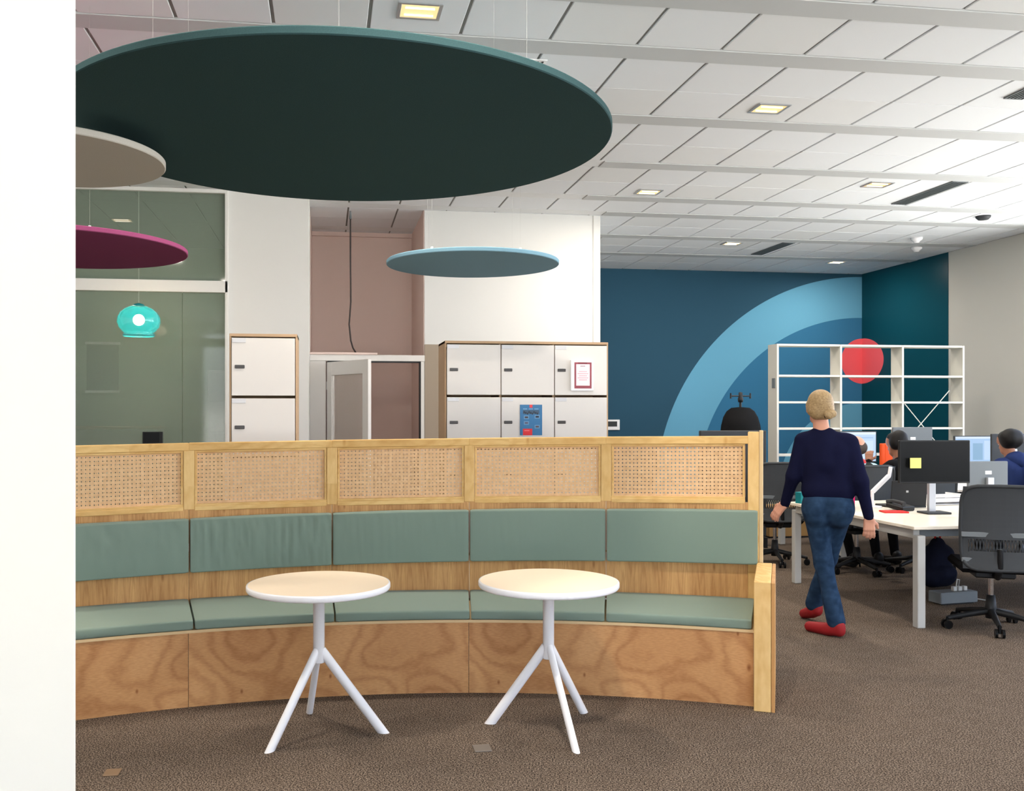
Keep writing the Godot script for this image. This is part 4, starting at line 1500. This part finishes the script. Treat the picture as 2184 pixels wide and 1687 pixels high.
	b.tube([Vector3(-0.05, 0.055, -0.08), Vector3(-0.05, 0.068, -0.03), Vector3(-0.05, 0.06, 0.05), Vector3(-0.05, 0.048, 0.08)], [0.022, 0.014, 0.014, 0.022], 10)
	part(st, "handset", b, M.charcoal)
	solid("magenta_box", bx(Vector3(0, 0.065, 0), Vector3(0.09, 0.13, 0.07), 0.004), M.magenta_card, "magenta card box on the desk beside the walking woman", "box", v(4.42, top, 7.46), 0.2)
	solid("teal_binder", bx(Vector3(0, 0.05, 0), Vector3(0.16, 0.10, 0.07), 0.004), M.teal_card, "teal binder on the far desk corner by the walking woman", "binder", v(4.24, top, 7.86), 0.3)
	solid("orange_binder", bx(Vector3(0, 0.24, 0), Vector3(0.10, 0.48, 0.09), 0.006), M.orange_card, "tall orange box file beside the lit pale monitor", "box file", v(5.86, top, 9.16), 0.15)
	# under the desk
	var bag := MB.new()
	bag.blob([[Vector3(-0.07, 0.11, 0), Vector3(0.07, 0.11, 0), 0.105, 0.105], [Vector3(-0.06, 0.28, 0), Vector3(0.06, 0.28, 0), 0.095, 0.095], [Vector3(0, 0.36, 0), Vector3(0, 0.38, 0), 0.07, 0.06], [Vector3(-0.04, 0.14, 0.09), Vector3(0.04, 0.14, 0.09), 0.06, 0.06]], 0.016, 0.014)
	var bg := thing("backpack", "dark navy backpack standing on the floor under the desk", "bag", v(5.32, 0.004, 7.55), 0.2)
	part(bg, "body", bag, M.navy_cloth)
	b = MB.new()
	b.tube([Vector3(-0.03, 0.43, 0), Vector3(-0.02, 0.48, 0), Vector3(0.02, 0.48, 0), Vector3(0.03, 0.43, 0)], [0.008, 0.008, 0.008, 0.008], 8)
	part(bg, "handle", b, M.red_card)
	var ct := thing("cable_box", "grey cable box with plugs on the floor under the desk", "cable box", v(5.02, 0.0, 6.93), 0.12)
	part(ct, "case", bx(Vector3(0, 0.055, 0), Vector3(0.36, 0.09, 0.14), 0.006), M.steel_grey)
	part(ct, "stand", bx(Vector3(0, 0.006, 0), Vector3(0.30, 0.012, 0.10)), M.near_black)
	for k in 3:
		part(ct, "plug", bx(Vector3(0.0 + k * 0.05, 0.118, 0.01), Vector3(0.035, 0.036, 0.035), 0.004), M.light_grey)
	b = MB.new()
	b.tube([Vector3(0.02, 0.13, 0.01), Vector3(0.04, 0.19, 0), Vector3(0.08, 0.18, -0.02), Vector3(0.10, 0.11, -0.05), Vector3(0.22, 0.02, -0.04), Vector3(0.30, 0.012, 0.03)], [0.005, 0.005, 0.005, 0.005, 0.005, 0.005], 6)
	part(ct, "cord", b, M.light_grey)

func tray(w: float, l: float, h: float) -> MB:
	var m := MB.new()
	for y in [0.006, h]:
		m.box(Vector3(0, y, 0), Vector3(w, 0.006, l), 0.002)
	for s in [-1.0, 1.0]:
		m.box(Vector3(s * (w / 2 - 0.004), h / 2 + 0.01, 0), Vector3(0.008, h + 0.02, l), 0.002)
	m.box(Vector3(0, h / 2 + 0.01, l / 2 - 0.003), Vector3(w, h * 0.5, 0.006), 0.002)
	return m

# ------------------------------------------------------------------ people
# head at c, looking along f; a skull, jaw, nose, brow and ears in one smooth skin
func head_caps(c: Vector3, f: Vector3, k := 1.0) -> Array:
	var s := f.cross(Vector3.UP).normalized()
	var u := s.cross(f).normalized()
	var q := func(x: float, y: float, z: float) -> Vector3: return c + (s * x + u * y + f * z) * k
	return [
		[q.call(0, 0.030, -0.022), q.call(0, 0.036, 0.020), 0.082 * k, 0.076 * k],
		[q.call(0, -0.02, 0.012), q.call(0, -0.035, 0.03), 0.066 * k, 0.058 * k],
		[q.call(-0.022, -0.075, 0.045), q.call(0.022, -0.075, 0.045), 0.034 * k, 0.034 * k],
		[q.call(0, -0.092, 0.062), q.call(0, -0.094, 0.066), 0.022 * k, 0.020 * k],
		[q.call(0, 0.004, 0.088), q.call(0, -0.030, 0.104), 0.010 * k, 0.014 * k],
		[q.call(-0.034, 0.022, 0.074), q.call(0.034, 0.022, 0.074), 0.014 * k, 0.014 * k],
		[q.call(-0.080, 0.012, -0.008), q.call(-0.078, -0.028, 0.0), 0.013 * k, 0.010 * k],
		[q.call(0.080, 0.012, -0.008), q.call(0.078, -0.028, 0.0), 0.013 * k, 0.010 * k],
	]

# hand from wrist w along d, palm facing n, thumb on the side t; curl bends the fingers towards n
func hand_caps(w: Vector3, d: Vector3, n: Vector3, t: Vector3, curl: float, k := 1.0) -> Array:
	var out := []
	for i in 4:
		var x := (0.027 - 0.018 * i) * k
		out.append([w + t * x * 0.75 + d * 0.012 * k, w + t * x + d * 0.075 * k, 0.0145 * k, 0.0115 * k])
		var l: float = [0.066, 0.076, 0.070, 0.054][i] * k
		var p := w + t * x + d * 0.078 * k
		var a := curl * (1.0 + 0.12 * i)
		var spread := t * (0.10 - 0.07 * i)
		var d1 := (d * cos(a) + n * sin(a) + spread).normalized()
		var d2 := (d * cos(a * 2.0) + n * sin(a * 2.0) + spread).normalized()
		var d3 := (d * cos(a * 2.9) + n * sin(a * 2.9) + spread).normalized()
		var q := p + d1 * l * 0.45
		var r := q + d2 * l * 0.32
		out.append([p, q, 0.0095 * k, 0.0088 * k])
		out.append([q, r, 0.0088 * k, 0.0080 * k])
		out.append([r, r + d3 * l * 0.24, 0.0080 * k, 0.0070 * k])
	var b := w + t * 0.022 * k + d * 0.018 * k
	var e := b + (t * 0.75 + d * 0.65 + n * 0.35).normalized() * 0.042 * k
	var g := e + (t * 0.30 + d * 0.9 + n * 0.30).normalized() * 0.030 * k
	out.append([w + d * 0.005 * k, b, 0.016 * k, 0.0145 * k])
	out.append([b, e, 0.0135 * k, 0.0105 * k])
	out.append([e, g, 0.0105 * k, 0.0088 * k])
	return out

func eyes(o: Node3D, c: Vector3, f: Vector3, k := 1.0) -> void:
	var s := f.cross(Vector3.UP).normalized()
	var u := s.cross(f).normalized()
	for x in [-0.031, 0.031]:
		var m := MB.new()
		m.ball(c + (s * x + u * 0.004 + f * 0.076) * k, Vector3.ONE * 0.0125 * k, 12)
		var ey := part(o, "eye", m, M.eye_white)
		m = MB.new()
		m.ball(c + (s * x + u * 0.004 + f * 0.0845) * k, Vector3.ONE * 0.0062 * k, 10)
		part(ey, "iris", m, M.eye_dark)
	var l := MB.new()
	l.tube([c + (s * -0.022 + u * -0.063 + f * 0.078) * k, c + (u * -0.061 + f * 0.0855) * k, c + (s * 0.022 + u * -0.063 + f * 0.078) * k], [0.003 * k, 0.0065 * k, 0.003 * k], 8)
	part(o, "lips", l, M.lips)

func limb(a: Vector3, b: Vector3, r0: float, r1: float) -> Array:
	return [a, b, r0, r1]

func people() -> void:
	walking_woman()
	seated("person in a dark sleeveless vest over a pale blue shirt seated facing a screen", v(5.09, 0, 8.43), 0.12, -0.02, M.skin, M.hair_grey, M.shirt_blue, M.black_cloth, M.vest_dark, 1.0, 0)
	seated("person in black with black hair seated leaning towards the lit pale monitor", v(5.66, 0, 8.42), 0.22, 0.14, M.skin_brown, M.hair_dark, M.black_cloth, M.black_cloth, null, 1.03, 1)
	seated("person in a blue hooded jacket seated before the lit blue monitor", v(6.78, 0, 8.40), 0.12, 0.06, M.skin_brown, M.hair_dark, M.jacket_blue, M.black_cloth, null, 1.04, 2)

func walking_woman() -> void:
	# local axes: x across the view, y up, -z the way she walks
	var o := thing("person", "woman in navy sweater, blue jeans and red shoes walking towards the desks", "person", v(3.444, 0, 6.064), -0.515)
	var p := func(x: float, y: float, d: float) -> Vector3: return Vector3(x, y, -d)
	var hc: Vector3 = p.call(-0.055, 1.575, 0.02)
	var look := Vector3(-0.18, -0.06, -1).normalized()
	var neck: Vector3 = p.call(-0.035, 1.44, 0.0)
	var sl: Vector3 = p.call(-0.165, 1.345, 0.0)
	var el: Vector3 = p.call(-0.225, 1.10, -0.01)
	var wl: Vector3 = p.call(-0.285, 0.895, 0.10)
	var sr: Vector3 = p.call(0.142, 1.335, 0.0)
	var er: Vector3 = p.call(0.208, 1.075, -0.06)
	var wr: Vector3 = p.call(0.258, 0.835, -0.02)
	var hl: Vector3 = p.call(-0.082, 0.88, 0.0)
	var kl: Vector3 = p.call(-0.028, 0.49, 0.03)
	var al: Vector3 = p.call(0.052, 0.105, -0.03)
	var hr: Vector3 = p.call(0.082, 0.88, 0.0)
	var kr: Vector3 = p.call(0.0, 0.50, 0.24)
	var ar: Vector3 = p.call(-0.095, 0.135, 0.40)
	var legs := [
		limb(p.call(-0.065, 0.93, -0.015), p.call(0.065, 0.93, -0.015), 0.095, 0.095),
		limb(p.call(-0.08, 0.865, -0.045), p.call(-0.07, 0.83, -0.04), 0.088, 0.082),
		limb(p.call(0.08, 0.865, -0.045), p.call(0.075, 0.83, -0.03), 0.088, 0.082),
		limb(hl, kl, 0.086, 0.062), limb(kl, al, 0.060, 0.050), limb(hr, kr, 0.084, 0.062), limb(kr, ar, 0.060, 0.050)]
	var torso := [
		limb(p.call(-0.062, 1.03, -0.01), p.call(-0.075, 1.27, -0.01), 0.092, 0.092), limb(p.call(0.062, 1.03, -0.01), p.call(0.062, 1.27, -0.01), 0.092, 0.092),
		limb(p.call(-0.12, 1.35, -0.005), p.call(0.10, 1.345, -0.005), 0.058, 0.058), limb(p.call(-0.02, 1.20, -0.03), p.call(-0.02, 1.33, -0.03), 0.09, 0.075)]
	var arms := [limb(sl, el, 0.056, 0.047), limb(el, wl, 0.046, 0.034), limb(sr, er, 0.056, 0.047), limb(er, wr, 0.046, 0.034)]
	var thin := func(list: Array) -> Array:
		var out := []
		for c in list:
			out.append([c[0], c[1], c[2] - 0.014, c[3] - 0.014])
		return out
	var skin := MB.new()
	skin.blob(thin.call(legs) + thin.call(torso) + thin.call(arms) + [limb(neck - Vector3(0, 0.09, 0), hc - Vector3(0, 0.06, 0), 0.056, 0.048)], 0.0155, 0.012)
	var head := MB.new()
	head.blob(head_caps(hc, look, 1.0) + [limb(neck - Vector3(0, 0.06, 0), hc - Vector3(0, 0.05, 0), 0.054, 0.05)], 0.0065, 0.007)
	skin.add(head)
	var dl := (Vector3(-0.62, -0.78, -0.12)).normalized()
	var hand := MB.new()
	var nl := Vector3(0.55, -0.35, -0.75).normalized()
	nl = (nl - dl * nl.dot(dl)).normalized()
	hand.blob(hand_caps(wl + dl * 0.012, dl, nl, nl.cross(dl).normalized(), 0.22, 1.0) + [limb(wl - dl * 0.03, wl + dl * 0.02, 0.022, 0.019)], 0.0048, 0.0035)
	skin.add(hand)
	var dr := Vector3(0.04, -1.0, 0.02).normalized()
	var nr := Vector3(-0.2, 0, -1.0).normalized()
	nr = (nr - dr * nr.dot(dr)).normalized()
	hand = MB.new()
	hand.blob(hand_caps(wr + dr * 0.012, dr, nr, -nr.cross(dr).normalized(), 0.25, 1.0) + [limb(wr - dr * 0.03, wr + dr * 0.02, 0.022, 0.019)], 0.0048, 0.0035)
	skin.add(hand)
	part(o, "body", skin, M.skin)
	var jeans := MB.new()
	jeans.blob(legs + [limb(kl.lerp(al, 0.6), al, 0.052, 0.056), limb(kr.lerp(ar, 0.6), ar, 0.052, 0.056)], 0.0135, 0.012)
	part(o, "jeans", jeans, M.denim)
	var sweat := MB.new()
	sweat.blob(torso + arms + [limb(p.call(-0.075, 1.00, -0.012), p.call(0.075, 1.00, -0.012), 0.098, 0.098), limb(neck - Vector3(0.03, 0.06, 0), neck - Vector3(-0.03, 0.06, 0), 0.058, 0.058)], 0.0125, 0.012)
	part(o, "sweater", sweat, M.sweater_navy)
	for q in [[p.call(0.072, 0.046, -0.055), p.call(-0.120, 0.034, 0.075)], [p.call(-0.075, 0.085, 0.385), p.call(-0.165, 0.035, 0.50)]]:
		var sh := MB.new()
		var a: Vector3 = q[0]
		var b: Vector3 = q[1]
		sh.blob([limb(a, b, 0.040, 0.030), limb(a.lerp(b, 0.35), b, 0.042, 0.031), limb(a + Vector3(0, 0.035, 0), a.lerp(b, 0.25) + Vector3(0, 0.02, 0), 0.038, 0.034)], 0.009, 0.008)
		part(o, "shoe", sh, M.shoe_red)
	var back := -look
	var hair := MB.new()
	var sd := look.cross(Vector3.UP).normalized()
	hair.blob([
		limb(hc + Vector3(0, 0.042, 0) + back * 0.032, hc + Vector3(0, 0.046, 0) - back * 0.012, 0.084, 0.076),
		limb(hc + Vector3(0, -0.01, 0) + back * 0.045 - sd * 0.03, hc + Vector3(0, -0.01, 0) + back * 0.045 + sd * 0.03, 0.058, 0.058),
		limb(hc + Vector3(0, -0.05, 0) + back * 0.052 - sd * 0.028, hc + Vector3(0, -0.05, 0) + back * 0.056 + sd * 0.03, 0.036, 0.036),
		limb(hc + Vector3(0, 0.02, 0) - sd * 0.07 + back * 0.01, hc + Vector3(0, -0.03, 0) - sd * 0.06 + back * 0.03, 0.022, 0.022),
		limb(hc + Vector3(0, 0.02, 0) + sd * 0.07 + back * 0.01, hc + Vector3(0, -0.03, 0) + sd * 0.06 + back * 0.03, 0.022, 0.022)], 0.0075, 0.008)
	var hr_ := part(o, "hair", hair, M.hair_blond)
	var bun := MB.new()
	bun.blob([limb(hc + Vector3(0, -0.050, 0) + back * 0.098 + sd * 0.030, hc + Vector3(0, -0.046, 0) + back * 0.085 + sd * 0.072, 0.022, 0.026), limb(hc + Vector3(0, -0.062, 0) + back * 0.095 + sd * 0.045, hc + Vector3(0, -0.040, 0) + back * 0.095 + sd * 0.05, 0.024, 0.022)], 0.006, 0.006)
	part(hr_, "bun", bun, M.hair_blond)
	var tie := MB.new()
	tie.tube([hc + Vector3(0, -0.052, 0) + back * 0.085 + sd * 0.022, hc + Vector3(0, -0.052, 0) + back * 0.092 + sd * 0.036], [0.027, 0.027], 14)
	part(hr_, "hair_tie", tie, M.cable_dark)
	eyes(o, hc, look, 1.0)

func seated(label: String, at: Vector3, turn: float, lean: float, skin_m: Material, hair_m: Material, top_m: Material, leg_m: Material, vest: Material, k: float, kind: int) -> void:
	var o := thing("person", label, "person", at, turn)
	var p := func(x: float, y: float, d: float) -> Vector3: return Vector3(x, y, -d)
	var hc: Vector3 = p.call(0.0, 1.19 * k, 0.05 + lean)
	var look := Vector3(0, -0.28, -1).normalized()
	var neck: Vector3 = p.call(0, 1.07 * k, 0.01 + lean * 0.8)
	var s: Array = [p.call(-0.175, 0.985 * k, lean * 0.6), p.call(0.175, 0.985 * k, lean * 0.6)]
	var e: Array = [p.call(-0.235, 0.76 * k, 0.10 + lean * 0.5), p.call(0.235, 0.76 * k, 0.10 + lean * 0.5)]
	var w: Array = [p.call(-0.15, 0.775, 0.34), p.call(0.15, 0.775, 0.34)]
	if kind == 1:
		e[0] = p.call(-0.26, 0.86, 0.16 + lean)
		w[0] = p.call(-0.17, 1.04, 0.24 + lean)
	var h: Array = [p.call(-0.10, 0.575, 0.0), p.call(0.10, 0.575, 0.0)]
	var kn: Array = [p.call(-0.13, 0.535, 0.40), p.call(0.13, 0.535, 0.40)]
	var an: Array = [p.call(-0.12, 0.11, 0.33), p.call(0.12, 0.11, 0.33)]
	if kind == 0:
		an = [p.call(-0.10, 0.11, 0.20), p.call(0.12, 0.11, 0.24)]
	var legs := [limb(h[0], h[1], 0.10, 0.10)]
	var arms := []
	for i in 2:
		legs.append_array([limb(h[i], kn[i], 0.085, 0.062), limb(kn[i], an[i], 0.058, 0.042)])
		arms.append_array([limb(s[i], e[i], 0.060, 0.048), limb(e[i], w[i], 0.046, 0.033)])
	var torso := [
		limb(p.call(-0.06, 0.62, -0.02), p.call(-0.075, 0.92 * k, lean * 0.55 - 0.02), 0.105, 0.10), limb(p.call(0.06, 0.62, -0.02), p.call(0.075, 0.92 * k, lean * 0.55 - 0.02), 0.105, 0.10),
		limb(s[0] + Vector3(0.05, 0, 0), s[1] - Vector3(0.05, 0, 0), 0.064, 0.064)]
	var thin := func(list: Array, by: float) -> Array:
		var out := []
		for c in list:
			out.append([c[0], c[1], c[2] - by, c[3] - by])
		return out
	var skin := MB.new()
	skin.blob(thin.call(legs, 0.014) + thin.call(torso, 0.014) + thin.call(arms, 0.014) + [limb(neck - Vector3(0, 0.09, 0), hc - Vector3(0, 0.06, 0), 0.056, 0.05)], 0.02, 0.012)
	var head := MB.new()
	head.blob(head_caps(hc, look, 1.02) + [limb(neck - Vector3(0, 0.05, 0), hc - Vector3(0, 0.05, 0), 0.056, 0.052)], 0.0085, 0.008)
	for i in 2:
		var d: Vector3 = (w[i] - e[i]).normalized()
		var n := Vector3.DOWN
		n = (n - d * n.dot(d)).normalized()
		var t := d.cross(Vector3.UP).normalized() * (1.0 if i == 0 else -1.0)
		head.blob(hand_caps(w[i] + d * 0.012, d, n, t, 0.3, 1.0) + [limb(w[i] - d * 0.03, w[i] + d * 0.02, 0.023, 0.02)], 0.0065, 0.0035)
	skin.add(head)
	part(o, "body", skin, skin_m)
	var m := MB.new()
	m.blob(legs, 0.016, 0.012)
	part(o, "trousers", m, leg_m)
	m = MB.new()
	m.blob(torso + arms + [limb(neck - Vector3(0.03, 0.06, 0), neck - Vector3(-0.03, 0.06, 0), 0.06, 0.06)], 0.015, 0.012)
	part(o, "shirt" if vest else "jacket", m, top_m)
	if vest:
		m = MB.new()
		m.blob([[torso[0][0], torso[0][1], 0.118, 0.112], [torso[1][0], torso[1][1], 0.118, 0.112], [s[0] + Vector3(0.07, 0, 0), s[1] - Vector3(0.07, 0, 0), 0.072, 0.072]], 0.016, 0.012)
		part(o, "vest", m, vest)
		m = MB.new()
		m.blob([limb(neck - Vector3(0.035, 0.025, 0), neck - Vector3(-0.035, 0.025, 0), 0.052, 0.052)], 0.010, 0.008)
		part(o, "scarf", m, M.red_card)
	if kind == 2:
		m = MB.new()
		m.blob([limb(neck + Vector3(-0.05, -0.03, 0.05), neck + Vector3(0.05, -0.03, 0.05), 0.06, 0.06), limb(neck + Vector3(0, -0.06, 0.07), neck + Vector3(0, -0.02, 0.06), 0.07, 0.06)], 0.012, 0.010)
		part(o, "hood", m, top_m)
	for i in 2:
		m = MB.new()
		var a: Vector3 = an[i] - Vector3(0, 0.06, -0.03)
		m.blob([limb(a, a + Vector3(0, -0.012, -0.17), 0.042, 0.034), limb(a + Vector3(0, 0.05, 0.0), a, 0.046, 0.042)], 0.012, 0.008)
		part(o, "shoe", m, M.near_black)
	var back := -look
	var sd := look.cross(Vector3.UP).normalized()
	m = MB.new()
	var hair := [
		limb(hc + back * 0.035 + Vector3(0, 0.0, 0) - sd * 0.03, hc + back * 0.035 + sd * 0.03, 0.068, 0.068),
		limb(hc - sd * 0.066 + back * 0.01 + Vector3(0, 0.01, 0), hc - sd * 0.062 + back * 0.03 - Vector3(0, 0.03, 0), 0.024, 0.024),
		limb(hc + sd * 0.066 + back * 0.01 + Vector3(0, 0.01, 0), hc + sd * 0.062 + back * 0.03 - Vector3(0, 0.03, 0), 0.024, 0.024)]
	if kind > 0:
		hair.append(limb(hc + Vector3(0, 0.045, 0) + back * 0.03, hc + Vector3(0, 0.052, 0) - back * 0.03, 0.085, 0.074))
	if kind == 2:
		hair.append(limb(hc + Vector3(0, 0.03, 0) + back * 0.05 - sd * 0.03, hc + Vector3(0, 0.03, 0) + back * 0.05 + sd * 0.03, 0.088, 0.088))
	m.blob(hair, 0.0095, 0.009)
	part(o, "hair", m, hair_m)
	eyes(o, hc, look, 1.02)
